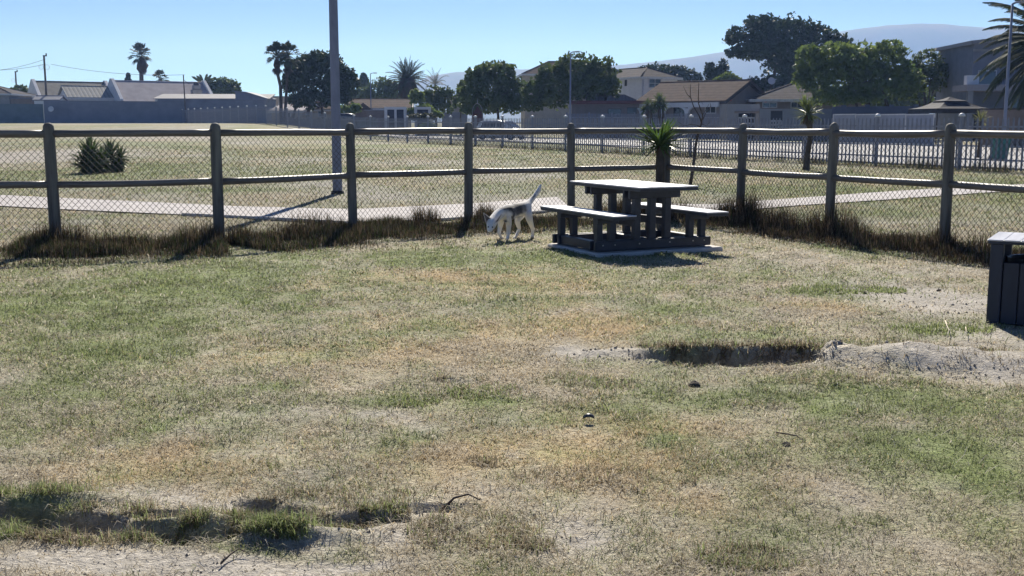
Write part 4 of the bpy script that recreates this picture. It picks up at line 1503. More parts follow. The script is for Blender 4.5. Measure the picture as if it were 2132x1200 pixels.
tree('bright_tree', 'broad bright green tree leaning over the dark boundary wall', 1780, 86,
     [(1688, 128, 34, 34), (1735, 118, 44, 28), (1795, 126, 46, 36), (1850, 118, 38, 32), (1700, 172, 38, 38), (1755, 172, 50, 40), (1815, 165, 46, 36), (1868, 158, 34, 36), (1898, 175, 26, 32), (1672, 165, 18, 30), (1735, 205, 45, 20), (1885, 185, 24, 26), (1780, 145, 60, 40), (1840, 190, 60, 24), (1780, 205, 60, 18)], 'bright',
     [(1812, 1805, 190, .22), (1856, 1838, 180, .17), (1790, 1775, 190, .13)], leaf=.27, per=30, clump=.24)
tree('thin_tree', 'thin sparse tree with open twiggy crown beside the two storey grey house', 1925, 90,
     [(1930, 128, 30, 24), (1905, 150, 22, 22), (1955, 150, 22, 18), (1918, 178, 32, 22), (1960, 180, 26, 16), (1895, 200, 24, 18), (1945, 165, 34, 30)], 'mid',
     [(1926, 1922, 175, .15), (1930, 1940, 130, .07), (1924, 1908, 130, .07), (1928, 1952, 150, .06)], leaf=.17, per=9, clump=.20)
tree('green_tree', 'green tree far off between the thin tree and the two storey house', 1985, 150,
     [(1972, 160, 24, 18), (1998, 166, 18, 16), (1985, 178, 30, 14)], 'mid', [(1985, 1985, 180, .25)], leaf=.34, per=20)
tree('cypress_tree', 'dark twin topped cypress rising beyond the brown tiled roof', 1492, 142,
     [(1478, 158, 13, 26), (1492, 165, 20, 24), (1504, 152, 12, 28), (1488, 180, 24, 20)], 'dark', [(1490, 1490, 190, .2)], leaf=.34, per=26)
tree('leafy_shrub', 'light green leafy shrub in front of the dark cypress', 1512, 126,
     [(1500, 172, 16, 12), (1516, 166, 18, 14), (1532, 172, 12, 11)], 'bright', [(1512, 1512, 185, .1)], leaf=.34, per=24, cat='shrub')
tree('wide_tree', 'wide low dark tree behind the white two storey house', 1390, 165,
     [(1335, 158, 26, 18), (1375, 152, 38, 17), (1420, 158, 34, 20), (1448, 172, 18, 18), (1395, 175, 50, 22)], 'dark', [(1390, 1390, 185, .4)], leaf=.40, per=18)

tree('backdrop_tree', 'dark green tree filling the gap behind the bright green tree', 1840, 118,
     [(1790, 200, 50, 24), (1800, 214, 70, 14), (1870, 214, 70, 14), (1850, 195, 50, 26), (1900, 205, 40, 20)], 'mid', [(1840, 1840, 205, .2)], leaf=.34, per=22)
tree('backdrop_tree', 'low green tree far behind the thin tree', 1960, 126,
     [(1940, 205, 34, 20), (1985, 200, 30, 20), (2005, 210, 24, 14)], 'olive', [(1960, 1960, 208, .2)], leaf=.34, per=22)

# --- trees, middle and left
tree('dense_tree', 'massive dark dense tree beside the twin fan palm', 650, 122,
     [(665, 160, 58, 46), (628, 170, 34, 48), (708, 178, 36, 40), (668, 128, 40, 20), (640, 140, 32, 22), (648, 208, 44, 28), (700, 205, 32, 26), (605, 175, 16, 28), (728, 170, 18, 22)], 'dark',
     [(608, 618, 215, .18), (640, 646, 215, .22), (676, 670, 220, .2)], leaf=.36, per=24, clump=.24)
tree('bushy_tree', 'grouped bushy mid green trees beyond the long brown roof', 790, 165,
     [(795, 186, 28, 22), (760, 198, 22, 14), (820, 190, 20, 20), (740, 200, 14, 10), (800, 203, 36, 10)], 'mid', [(795, 795, 200, .3)], leaf=.40, per=18)
tree('pine_tree', 'small pointed pine top beyond the bushy trees', 757, 210, [(757, 160, 6, 8), (758, 170, 10, 9), (757, 180, 14, 10)], 'mid', [(757, 757, 165, .15)], leaf=.40, per=20, limbs=False)
tree('garden_shrub', 'leafy green shrubs around the white garage frames', 880, 112,
     [(868, 205, 16, 18), (885, 230, 20, 12), (850, 236, 18, 10), (905, 240, 16, 8)], 'bright', [], leaf=.26, per=26, cat='shrub')
tree('garden_tree', 'dark green garden tree under the feather palm', 915, 124,
     [(905, 205, 22, 24), (928, 200, 18, 16), (890, 210, 18, 20), (920, 225, 22, 14)], 'mid', [(908, 908, 215, .15)], leaf=.30, per=24)
tree('round_shrub', 'dark shrub hugging the left side of the round tree', 960, 108,
     [(962, 195, 10, 20), (958, 215, 14, 16), (964, 180, 6, 14)], 'mid', [(960, 960, 210, .08)], leaf=.28, per=24, cat='shrub')
tree('hedge_shrub', 'yellow green shrub at the left end of the long brown roof', 725, 112, [(718, 232, 18, 12), (740, 228, 12, 11)], 'bright', [], leaf=.28, per=22, cat='shrub')
tree('leafy_tree', 'green leafy tree right of the light roofed house', 465, 178,
     [(470, 180, 26, 16), (445, 178, 20, 14), (488, 188, 12, 16), (455, 192, 40, 14)], 'mid', [(465, 465, 190, .25)], leaf=.42, per=18)
tree('roadside_bush', 'rounded bush behind the far left house', 45, 172,
     [(40, 192, 22, 12), (60, 196, 12, 10), (22, 196, 14, 9)], 'mid', [], leaf=.42, per=18, cat='bush')
tree('pine_tree', 'little pointed pine top behind the light roof', 267, 205, [(267, 160, 3.5, 7), (267, 168, 6, 7)], 'dark', [(267, 267, 166, .12)], leaf=.36, per=22, limbs=False)
tree('sunlit_shrub', 'low sunlit shrub on the verge behind the palisade', 895, 100, [(892, 262, 12, 7), (880, 266, 8, 6)], 'bright', [], leaf=.22, per=24, cat='shrub')
tree('sunlit_shrub', 'pale flowering shrub in the grounds below the white garage frames', 875, 108, [(868, 246, 18, 8), (892, 244, 16, 7)], 'olive', [], leaf=.22, per=24, cat='shrub')


# --- palms
def fan_crown(n, R_, seed, c, e0=-50, e1=85, blades_=13):
    r = random.Random(seed); mb = MB(); c = Vector(c)
    for i in range(n):
        az = r.uniform(0, 6.283); el = math.radians(e0 + (e1 - e0) * r.random() ** .9)
        d = Vector((math.cos(az) * math.cos(el), math.sin(az) * math.cos(el), math.sin(el)))
        pet = R_ * r.uniform(.5, .75)
        h = c + d * pet + Vector((0, 0, -.06 * R_ * (1 - math.sin(el))))
        side = d.cross(Vector((0, 0, 1)))
        if side.length < .01: side = Vector((1, 0, 0))
        side.normalize()
        up = side.cross(d).normalized()
        mb.tube([c, h], [.03 * R_ / 1.2, .018 * R_ / 1.2], n=3, cap=False)
        for k in range(blades_):
            a = (k / (blades_ - 1) - .5) * 2 * 1.55
            dd = (d * math.cos(a) + side * math.sin(a)).normalized()
            L2 = R_ * .52 * (1 - .18 * abs(a)) * r.uniform(.85, 1.1)
            m = h + dd * L2 * .6 + up * .03
            t = h + dd * L2 + Vector((0, 0, -L2 * r.uniform(.15, .4)))
            sd = dd.cross(up).normalized() * R_ * .042
            mb.add([h, m - sd, t, m + sd], [(0, 1, 2, 3)])
    return mb


def feather_crown(n, L_, seed, c, e0=-30, e1=85, droop=1.3, leaf=.30, pairs=20, az=None, width=.03):
    r = random.Random(seed); mb = MB(); c = Vector(c)
    for i in range(n):
        a = (i * 2.39996 + r.uniform(-.25, .25)) if az is None else az[i]
        el = math.radians(e0 + (e1 - e0) * ((i + .5) / n) ** .9) if az is None else math.radians(r.uniform(e0, e1))
        d = Vector((math.cos(a), math.sin(a), 0)); ln = L_ * r.uniform(.85, 1.08)
        p = c.copy(); e = el; pts = []; dirs = []
        K = 10
        for k in range(K + 1):
            t = d * math.cos(e) + Vector((0, 0, 1)) * math.sin(e)
            pts.append(p.copy()); dirs.append(t)
            p = p + t * ln / K
            e -= droop / K * (.4 + 1.2 * k / K) * max(.15, math.cos(e))
        mb.tube(pts, [.035 * L_ / 3 * (1 - .85 * k / K) + .004 for k in range(K + 1)], n=4, cap=False)
        side = Vector((-d.y, d.x, 0))
        for k in range(pairs):
            u = .12 + .88 * (k + .5) / pairs
            j = min(K - 1, int(u * K)); f_ = u * K - j
            q = pts[j].lerp(pts[j + 1], f_); t = dirs[j]
            upv = side.cross(t).normalized()
            ll = leaf * L_ * (math.sin(math.pi * min(1, .18 + u * .80)) ** .7) * .55 * r.uniform(.85, 1.1)
            for s_ in (-1, 1):
                dd = (side * s_ * .80 + t * .62 + upv * (.25 - .1 * r.random())).normalized()
                tip = q + dd * ll + Vector((0, 0, -ll * .22))
                m = q + dd * ll * .5
                wv = t * (width * L_ * .35)
                mb.add([q - wv * .6, m - wv, tip, m + wv], [(0, 1, 2, 3)])
    return mb


def palm_root(name, label, px, Z, group=None):
    b = base_pt(px, Z)
    return thing(name, label, 'palm tree', b, 0, group), b


def trunk_to(o, b, px, py, Z, r0, r1, px0=None):
    t = P(px, py, Z) - b
    mb = MB(); mb.tube([(0, 0, -.3), (0, 0, .3), (t.x * .45, 0, t.z * .5), (t.x, 0, t.z)], [r0 * 1.25, r0, (r0 + r1) / 2, r1], n=10)
    mb.build('trunk', m_bark, o)
    return t


o, b = palm_root('fan_palm', 'tall fan palm with hanging skirt rising behind the light roof', 296, 195)
t = trunk_to(o, b, 294, 118, 195, .45, .34)
fan_crown(46, 2.0, 61, t + Vector((-.1, 0, .4)), e0=-50).build('crown', LEAF['palm'], o)
q = fan_crown(26, 1.4, 62, P(296, 132, 195) - b, e0=-85, e1=-55)
mb = MB(); rk = random.Random(8)
s0 = P(296, 142, 195) - b
mb.tube([s0 + Vector((0, 0, 1.3)), s0 + Vector((0, 0, .5)), s0 + Vector((0, 0, -.2)), s0 + Vector((0, 0, -.8))], [.55, .95, .9, .45], n=12, wob=.18, rng=rk)
mb.add(q.v, q.f); mb.build('skirt', LEAF['skirt'], o)

o, b = palm_root('fan_palm', 'short fan palm crown just above the light roof ridge', 334, 185)
t = trunk_to(o, b, 334, 165, 185, .35, .3)
fan_crown(44, 1.55, 63, t, e0=-60).build('crown', LEAF['palm'], o)

o, b = palm_root('fan_palm', 'slender twin headed fan palm standing left of the massive dark tree', 586, 118)
mb = MB()
t1 = P(576, 118, 118) - b; t2 = P(598, 118, 118) - b
mb.tube([(0, 0, -.3), (.0, 0, .5), P(584, 180, 118) - b, P(577, 150, 118) - b, t1], [.24, .20, .17, .16, .15], n=10)
mb.build('trunk', m_bark, o); mb = MB()
mb.tube([(.3, .3, -.3), (.3, .3, .5), P(597, 180, 118) - b, P(598, 150, 118) - b, t2], [.2, .17, .15, .14, .13], n=10)
mb.build('trunk', m_bark, o)
fan_crown(46, 1.35, 64, t1 + Vector((0, 0, .15)), e0=-55).build('crown', LEAF['palm'], o)
fan_crown(46, 1.35, 65, t2 + Vector((.1, 0, .15)), e0=-55).build('crown', LEAF['palm'], o)
mb = MB()
for tt in (t1, t2):
    q = fan_crown(18, .9, 66, tt - Vector((0, 0, .75)), e0=-88, e1=-50); mb.add(q.v, q.f)
    mb.tube([tt + Vector((0, 0, -.3)), tt + Vector((0, 0, -.9)), tt + Vector((0, 0, -1.5))], [.22, .42, .2], n=10, wob=.2, rng=rk)
mb.build('skirt', LEAF['skirt'], o)

o, b = palm_root('date_palm', 'full date palm with arching fronds beyond the long brown roof', 848, 140)
t = trunk_to(o, b, 848, 168, 140, .5, .45)
feather_crown(64, 3.0, 67, t, e0=-42, e1=86, droop=1.2, pairs=22, width=.045).build('crown', LEAF['palm'], o)
q = feather_crown(34, 2.5, 68, t - Vector((0, 0, .3)), e0=-85, e1=-40, droop=.5, pairs=16, width=.05)
mb = MB(); mb.tube([t + Vector((0, 0, .3)), t + Vector((0, 0, -1.0)), t + Vector((0, 0, -2.4))], [.7, 1.25, .7], n=12, wob=.2, rng=rk)
mb.add(q.v, q.f); mb.build('skirt', LEAF['skirt'], o)

o, b = palm_root('feather_palm', 'slim feathery palm with drooping fronds right of the date palm', 908, 130)
t = trunk_to(o, b, 906, 178, 130, .2, .14)
feather_crown(15, 2.1, 69, t, e0=20, e1=85, droop=2.1, pairs=18, width=.03).build('crown', LEAF['olive'], o)

o, b = palm_root('banana_plant', 'large upright banana like leaves behind the light roof chimney', 430, 170)
t = P(425, 176, 170) - b
mb = MB(); r = random.Random(70)
for (px, py) in ((398, 158), (408, 156), (415, 153), (432, 152), (441, 154), (447, 166)):
    e = P(px, py, 170 + r.uniform(-.6, .6)) - b
    d = e - t; s_ = Vector((-d.z, 0, d.x)).normalized() * .20
    mb.add([t, t.lerp(e, .45) - s_, t.lerp(e, .8) - s_ * .9, e + Vector((0, 0, -.1)), t.lerp(e, .8) + s_ * .9, t.lerp(e, .45) + s_], [(0, 1, 5), (1, 2, 4, 5), (2, 3, 4)])
mb.build('crown', LEAF['palm'], o)
mb = MB(); mb.tube([(0, 0, -.2), t * .6, t], [.3, .25, .15], n=8); mb.build('trunk', m_bark, o)

o, b = palm_root('date_palm', 'huge date palm reaching in over the two storey grey house', 2205, 60)
t = trunk_to(o, b, 2205, 95, 60, .40, .36)
feather_crown(110, 4.7, 71, t, e0=-45, e1=85, droop=1.25, pairs=46, leaf=.27, width=.036).build('crown', LEAF['palm'], o)

m_house_yucca = LEAF['mid']
for (px, py, sc, lab) in ((1372, 206, 1.0, 'larger bushy yucca before the arched porch'), (1348, 214, .75, 'smaller bushy yucca left of the larger one by the arched porch')):
    b = base_pt(px, 91)
    o = thing('yucca_plant', lab, 'yucca', b, 0, 'yuccas in front of the arched porch')
    t = P(px, py + 6, 91) - b
    mb = MB(); mb.tube([(0, 0, -.1), (.05, 0, t.z * .5), t], [.2, .15, .12], n=8); mb.tube([(0, 0, .2), (.35, .1, t.z * .6), t + Vector((.3, 0, -.35))], [.14, .1, .09], n=8); mb.build('trunk', m_bark, o)
    mb = sword_leaves(100, .95 * sc, .10, int(px), e0=-60, e1=85, c=tuple(t))
    q = sword_leaves(70, .8 * sc, .10, int(px) + 1, e0=-60, e1=85, c=tuple(t + Vector((.35, 0, -.3)))); mb.add(q.v, q.f)
    q = sword_leaves(60, .75 * sc, .10, int(px) + 2, e0=-60, e1=85, c=tuple(t + Vector((-.3, 0, -.4)))); mb.add(q.v, q.f)
    mb.build('crown', LEAF['mid'], o)

# ================================================================== BUILDINGS
m_white = pmat('wall_white', (.66, .66, .68), (.55, .55, .58), rough=.8, scale=1.5)
m_bluegrey = pmat('wall_bluegrey', (.215, .232, .295), (.16, .175, .225), rough=.85, scale=.9, detail=6)
m_teal = pmat('wall_teal', (.15, .20, .235), (.105, .15, .175), rough=.85, scale=.9)
m_brown = pmat('wall_brown', (.26, .215, .195), (.20, .16, .145), rough=.85, scale=1.4)
m_taup = pmat('wall_taupe', (.33, .29, .275), (.26, .23, .215), rough=.85, scale=1.4)
m_grey = pmat('wall_grey', (.30, .295, .30), (.23, .225, .235), rough=.85, scale=1.1)
m_slate = pmat('wall_slate', (.20, .21, .255), (.155, .165, .205), rough=.75, scale=1.2)
m_cream = pmat('wall_cream', (.48, .42, .34), (.38, .33, .27), rough=.85, scale=1.4)
m_tile_brown = pmat('roof_tile_brown', (.125, .094, .080), (.078, .060, .052), rough=.95, spec=.06, scale=2.2, bands=(2, 4.2, .03, .55))
m_tile_grey = pmat('roof_tile_grey', (.115, .105, .105), (.07, .065, .065), rough=.95, spec=.06, scale=2.2, bands=(2, 4.2, .03, .55))
m_roof_pale = pmat('roof_pale_glare', (.42, .385, .40), (.31, .285, .295), rough=.85, spec=.15, scale=.9, detail=7)  # sun glare on the long light roof is put into this pale tone
m_roof_slate = pmat('roof_slate_old', (.17, .165, .155), (.10, .10, .095), rough=.8, scale=.7, detail=8)
m_corr = pmat('roof_corrugated', (.20, .20, .22), (.155, .155, .17), rough=.75, scale=1.2, bands=(0, 3.4, .05, .6))
m_rib = pmat('roof_ribbed', (.34, .34, .33), (.27, .27, .26), rough=.85, spec=.1, scale=1.2, bands=(0, 1.9, .06, .55))
m_glass = pmat('window_glass', (.035, .040, .055), (.02, .025, .035), rough=.12, spec=.6, scale=.6)
m_frame = pmat('frame_white', (.60, .60, .62), rough=.6)
m_fdark = pmat('frame_dark', (.07, .06, .06), rough=.6)
m_maroon = pmat('fascia_maroon', (.17, .055, .055), (.12, .04, .04), rough=.6)
m_fascia = pmat('fascia_white', (.62, .62, .64), rough=.6)
m_doord = pmat('door_dark', (.05, .05, .06), (.03, .03, .04), rough=.6)
m_red = pmat('alarm_red', (.65, .09, .04), rough=.5)


def bld(name, label, cat, px, Z, phi, group=None):
    b = base_pt(px, Z)
    return thing(name, label, cat, b, math.radians(phi), group)


def zpx(py, Z, o):
    """height above the thing's base of the sight line through photo row py at depth Z"""
    return P(1066, py, Z).z - o.location.z


def win(o, x, y, z, w, h, face='f', nx=1, nz=1, fm=None, th=.07):
    """window centred at x (along the face), z; frame mesh with the pane as its part"""
    fm = fm or m_frame
    mb = MB(); b = th

    def bar(u, v, du, dv, d0=.05):
        if face == 'f': mb.box((x + u, y - .02, z + v), (du, d0, dv))
        elif face == 'r': mb.box((y + .02, x + u, z + v), (d0, du, dv))
        else: mb.box((y - .02, x + u, z + v), (d0, du, dv))
    bar(-w / 2, 0, b, h + b); bar(w / 2, 0, b, h + b)
    bar(0, h / 2, w - b, b); bar(0, -h / 2, w - b, b)
    for i in range(1, nx): bar(-w / 2 + w * i / nx, 0, b * .7, h - b)
    for i in range(1, nz): bar(0, -h / 2 + h * i / nz, w - b, b * .7, .04)
    f = mb.build('window', fm, o)
    mp = MB()
    if face == 'f': mp.box((x, y + .005, z), (w, .03, h))
    elif face == 'r': mp.box((y - .005, x, z), (.03, w, h))
    else: mp.box((y + .005, x, z), (.03, w, h))
    mp.build('pane', m_glass, f)
    return f


def gable(o, L_, D, eave, ridge, wallm, roofm, over=.35, x0=0, parapet=None, fascia=None, th=.14):
    """ridge along local x from x0 to x0+L, front eave at y=0"""
    mb = MB()
    mb.prism([(0, -.3), (D, -.3), (D, eave), (D / 2, ridge - .10), (0, eave)], 'x', x0, x0 + L_)
    mb.build('wall', wallm, o)
    s = (ridge - eave) / (D / 2)
    ox = 0 if parapet else over
    mb = MB(); e = over
    zt = eave + .02
    for sgn in (0, 1):
        y1 = -e if sgn == 0 else D + e
        z1 = zt - e * s
        a = [(y1, z1), (D / 2, ridge + .02), (D / 2, ridge + .02 + th), (y1, z1 + th)]
        mb.prism(a, 'x', x0 - ox, x0 + L_ + ox)
    rf = mb.build('roof', roofm, o)
    mb = MB(); mb.tube([(x0 - ox, D / 2, ridge + th), (x0 + L_ + ox, D / 2, ridge + th)], .09, n=7); mb.build('ridge_cap', roofm, rf)
    if fascia:
        mb = MB(); mb.box((x0 + L_ / 2, -e - .03, zt - e * s - .02), (L_ + 2 * ox, .05, .22)); mb.build('fascia', fascia, o)
        if not parapet:
            mb = MB()
            for xe in (x0 + L_ + ox + .02,):
                mb.prism([(-e, zt - e * s - .14), (-e, zt - e * s + .1), (D / 2, ridge + .12), (D + e, zt - e * s + .1), (D + e, zt - e * s - .14), (D / 2, ridge - .12)], 'x', xe, xe + .04)
            mb.build('barge_board', fascia, o)
    if parapet:
        for xe in (x0 - .02, x0 + L_ - .40):
            mb = MB()
            mb.prism([(-.25, -.3), (D + .25, -.3), (D + .25, eave + .25), (D / 2 + .3, ridge + .42), (D / 2 - .3, ridge + .42), (-.25, eave + .25)], 'x', xe, xe + .42)
            mb.build('gable_parapet', parapet, o)


def hip(o, L_, D, eave, ridge, wallm, roofm, over=.45, x0=0, y0=0, fascia=None):
    mb = MB(); mb.box((x0 + L_ / 2, y0 + D / 2, eave / 2 - .15), (L_, D, eave + .3)); mb.build('wall', wallm, o)
    e = over; h = min(L_, D) / 2
    x1, x2, y1, y2 = x0 - e, x0 + L_ + e, y0 - e, y0 + D + e
    if L_ >= D:
        r1, r2 = (x0 + h, y0 + D / 2), (x0 + L_ - h, y0 + D / 2)
        if abs(r2[0] - r1[0]) < .05: r2 = (r1[0] + .05, r1[1])
        fs = [(0, 1, 5, 4), (1, 2, 5), (2, 3, 4, 5), (3, 0, 4)]
    else:
        r1, r2 = (x0 + L_ / 2, y0 + h), (x0 + L_ / 2, y0 + D - h)
        fs = [(0, 1, 4), (1, 2, 5, 4), (2, 3, 5), (3, 0, 4, 5)]
    z = eave + .03
    vs = [(x1, y1, z), (x2, y1, z), (x2, y2, z), (x1, y2, z), (*r1, ridge), (*r2, ridge)]
    mb = MB(); mb.add(vs, fs + [(3, 2, 1, 0)])
    rf = mb.build('roof', roofm, o)
    mb = MB()
    for a, c in ((0, 4), (1, 5 if L_ >= D else 4), (2, 5), (3, 4 if L_ >= D else 5), (4, 5)):
        mb.tube([vs[a], vs[c]], .08, n=6)
    mb.build('ridge_tiles', roofm, rf)
    mb = MB(); f_ = fascia or m_fascia
    mb.box((x0 + L_ / 2, y1 - .02, z - .10), (x2 - x1 + .08, .05, .22)); mb.box((x1 - .02, y0 + D / 2, z - .10), (.05, y2 - y1 - .02, .22)); mb.box((x2 + .02, y0 + D / 2, z - .10), (.05, y2 - y1 - .02, .22))
    mb.build('fascia', f_, o)


# ---- left: houses behind the tall boundary wall
o = bld('white_gabled_house', 'old slate roofed house with white sloping gable parapets at far left', 'house', 84, 158, 35)
gable(o, 10.5, 8, zpx(207, 158, o), zpx(171, 161, o), m_white, m_roof_slate, parapet=m_white)
o = bld('light_roofed_house', 'house with long pale roof between white gable parapets and a chimney', 'house', 252, 150, 35)
gable(o, 13.2, 8, zpx(210, 150, o), zpx(170, 153, o), m_white, m_roof_pale, parapet=m_white)
zc_ = zpx(178, 156, o)
mb = MB(); mb.bbox((10.4, -.3, zc_ / 2 - .3), (1.35, 1.0, zc_ - .6), .05); mb.bbox((10.4, -.3, zc_ - .30), (1.0, .8, .62), .08)
ch = mb.build('chimney', m_grey, o)
mb = MB(); mb.lathe([(.36, 0), (.40, .1), (.33, .22), (.38, .38), (.30, .42)], (10.4, -.3, zc_ + .005), n=12); mb.build('chimney_pot', m_doord, ch)
o = bld('white_annex', 'white annex with ribbed metal roof between the two gabled houses', 'house', 146, 149, 35)
gable(o, 6.3, 5.5, zpx(203, 149, o), zpx(181, 151, o), m_white, m_rib, over=.25, fascia=m_fascia)
o = bld('lean_to_shed', 'low corrugated lean to roof beside the chimney', 'shed', 325, 146, 4)
zf = zpx(206, 146, o); zb_ = zpx(197, 150, o)
mb = MB(); mb.prism([(0, -.2), (5, -.2), (5, zb_ - .1), (0, zf - .1)], 'x', 0, 14.5); mb.build('wall', m_white, o)
mb = MB(); mb.prism([(-.3, zf - .06), (5.2, zb_), (5.2, zb_ + .1), (-.3, zf + .04)], 'x', -.2, 14.8); mb.build('roof', m_corr, o)
o = bld('end_building', 'plain blue grey end building with sloping parapet by the palisade fence', 'house', 492, 146, 0)
z1 = zpx(193, 146, o); z2 = zpx(208, 146, o)
mb = MB(); mb.prism([(0, -.3), (4.0, -.3), (4.0, z2), (1.4, z1 - .15), (0, z1)], 'y', 0, 6); mb.build('wall', m_bluegrey, o)
mb = MB(); mb.prism([(-.1, z1 + .004), (1.4, z1 - .146), (4.1, z2 + .004), (4.1, z2 + .2), (1.4, z1 + .1), (-.1, z1 + .22)], 'y', -.08, 6.08); mb.build('parapet', m_slate, o)
o = bld('hip_house', 'cropped grey roofed house at the left edge', 'house', -70, 150, 0)
hip(o, 6.0, 7, zpx(196, 150, o), zpx(180, 153, o), m_grey, m_tile_grey)
o = bld('brown_shed', 'flat brown shed beside the cropped house at the left edge', 'shed', 25, 150, 0)
mb = MB(); mb.box((1.4, 1.5, zpx(206, 150, o) / 2), (2.8, 3, zpx(206, 150, o))); mb.build('wall', m_brown, o)
mb = MB(); mb.box((1.4, 1.5, zpx(206, 150, o) + .08), (3.1, 3.3, .14)); mb.build('roof', m_slate, o)
o = bld('small_shed', 'small shed with low dark pitched roof behind the wall by the wooden pole', 'shed', 74, 145.5, 0)
gable(o, 3.2, 2.4, zpx(209, 145, o), zpx(202, 146, o), m_white, m_slate, over=.2)


def wall_run(name, label, pts, top_py, m, th=.22, cat='wall', coping=None, group=None, piers=0):
    """wall between plan points given as (px, Z); top follows photo rows"""
    a = base_pt(*pts[0])
    o = thing(name, label, cat, a, 0, group)
    for i in range(len(pts) - 1):
        p, q = base_pt(*pts[i]), base_pt(*pts[i + 1])
        d = Vector((q.x - p.x, q.y - p.y, 0)); ln = d.length; ang = math.atan2(d.y, d.x)
        t0 = P(pts[i][0], top_py[i], pts[i][1]).z; t1 = P(pts[i + 1][0], top_py[i + 1], pts[i + 1][1]).z
        mb = MB(); n = Vector((-d.y, d.x, 0)).normalized() * th / 2
        lo = min(p.z, q.z) - .3
        vs = [p - n, q - n, q + n, p + n]
        v8 = [(v.x, v.y, lo) for v in vs] + [(vs[0].x, vs[0].y, t0), (vs[1].x, vs[1].y, t1), (vs[2].x, vs[2].y, t1), (vs[3].x, vs[3].y, t0)]
        mb.add(v8, [(0, 3, 2, 1), (4, 5, 6, 7), (0, 1, 5, 4), (1, 2, 6, 5), (2, 3, 7, 6), (3, 0, 4, 7)])
        mb.build('wall_section', m, o, world=True)
        if coping:
            mb = MB(); e = n * 1.25
            vs = [p - e, q - e, q + e, p + e]
            mb.add([(v.x, v.y, t0 + .003 if k in (0, 3) else t1 + .003) for k, v in enumerate(vs)] + [(v.x, v.y, t0 + .09 if k in (0, 3) else t1 + .09) for k, v in enumerate(vs)],
                   [(0, 3, 2, 1), (4, 5, 6, 7), (0, 1, 5, 4), (1, 2, 6, 5), (2, 3, 7, 6), (3, 0, 4, 7)])
            mb.build('coping', coping, o, world=True)
        for k in range(piers):
            t = (k + .5) / piers
            c = p.lerp(q, t); zt = t0 + (t1 - t0) * t
            mb = MB(); mb.box((c.x, c.y, (lo + zt + .12) / 2), (.34, .34, zt + .12 - lo), rz=ang); mb.build('pier', m, o, world=True)
    return o


wall_run('teal_wall', 'long weathered teal boundary wall at the left edge', [(-120, 140), (92, 142)], [216, 217], m_teal)
wall_run('boundary_wall', 'long tall blue grey boundary wall below the left houses', [(94, 142), (330, 143), (332, 143), (553, 143)], [211, 213, 208, 210], m_bluegrey, coping=m_slate)
b = base_pt(110, 141.6); o = thing('satellite_dish', 'white round dish fixed on the blue grey wall below the wooden pole', 'dish', (b.x, b.y, b.z), 0)
zz = zpx(228, 141.6, o)
mb = MB(); mb.lathe([(.02, 0), (.22, .03), (.36, .10), (.37, .12), (.22, .06), (.02, .04)], n=16)
d_ = mb.build('dish', m_white, o); d_.location = (0, -.25, zz); d_.rotation_euler = (math.radians(75), 0, 0)
mb = MB(); mb.tube([(0, .28, zz - .1), (0, -.2, zz - .05)], .03, n=6); mb.build('bracket', m_fdark, o)

# ---- middle
o = bld('blue_roofed_house', 'small house with blue grey roof left of the massive dark tree', 'house', 556, 152, 10)
gable(o, 4.6, 6, zpx(222, 152, o), zpx(204, 155, o), m_cream, m_tile_grey, fascia=m_fascia)
o = bld('pink_roofed_house', 'small house with pale pinkish roof under the twin fan palm', 'house', 566, 128, -25)
gable(o, 4.2, 5, zpx(232, 128, o), zpx(219, 130, o), m_cream, m_roof_pale, fascia=m_fascia)
win(o, 2.2, 0, zpx(240, 128, o), .9, .7)
o = bld('cream_house', 'cream walled house under the massive dark tree', 'house', 612, 128, 10)
gable(o, 4.6, 5, zpx(228, 128, o), zpx(214, 131, o), m_cream, m_tile_brown, fascia=m_fascia)
win(o, 1.2, 0, zpx(238, 128, o), .9, .7); win(o, 3.2, 0, zpx(238, 128, o), .9, .7)
o = bld('long_brown_house', 'low house with long brown tiled roof beyond the palisade fence', 'house', 728, 124, 4)
gable(o, 6.6, 7, zpx(226, 124, o), zpx(209, 127, o), m_brown, m_tile_brown, fascia=m_fascia)
mb = MB(); mb.prism([(.6, zpx(226, 123, o) - .2), (2.7, zpx(226, 123, o) - .2), (1.6, zpx(214, 123, o))], 'y', -1.2, 2.0); mb.build('porch_roof', m_tile_brown, o)
win(o, 3.4, 0, zpx(236, 124, o), 1.2, .8, nx=2)
wall_run('panel_wall', 'brown panel wall in front of the long brown roof', [(758, 113), (800, 113)], [231, 231], m_brown, coping=m_grey)
for (px0, px1, lab) in ((801, 846, 'wider white framed dark garage opening left of the shrubs'), (863, 897, 'narrower white framed dark garage opening right of the shrubs')):
    b = base_pt(px0, 111); o = thing('small_garage', lab, 'garage', b, 0, 'white framed garages')
    k = 111 / FPX; w = (px1 - px0) * k; h = zpx(223, 111, o)
    mb = MB(); mb.box((.13, 0, h / 2 - .1), (.26, .3, h + .2)); mb.box((w - .13, 0, h / 2 - .1), (.26, .3, h + .2)); mb.box((w * .5, 0, h - .13), (w - .52, .3, .26))
    if w > 2: mb.box((w * .5, 0, h / 2 - .15), (.22, .28, h - .22))
    mb.build('frame', m_white, o)
    mb = MB(); mb.box((w / 2, .12, h / 2 - .2), (w - .54, .05, h - .10)); mb.build('door', pmat('door_navy', (.04, .045, .07), (.03, .03, .05), rough=.6, bands=(2, 3, .02, .7)), o)
    mb = MB(); mb.box((w / 2, 2.0, h / 2 - .2), (w, 3.6, h - .1)); mb.build('wall', m_grey, o)
o = bld('gable_cottage', 'little tan cottage gable peeping out left of the round tree', 'house', 931, 140, 0)
h1 = zpx(221, 140, o); h2 = zpx(199, 140, o)
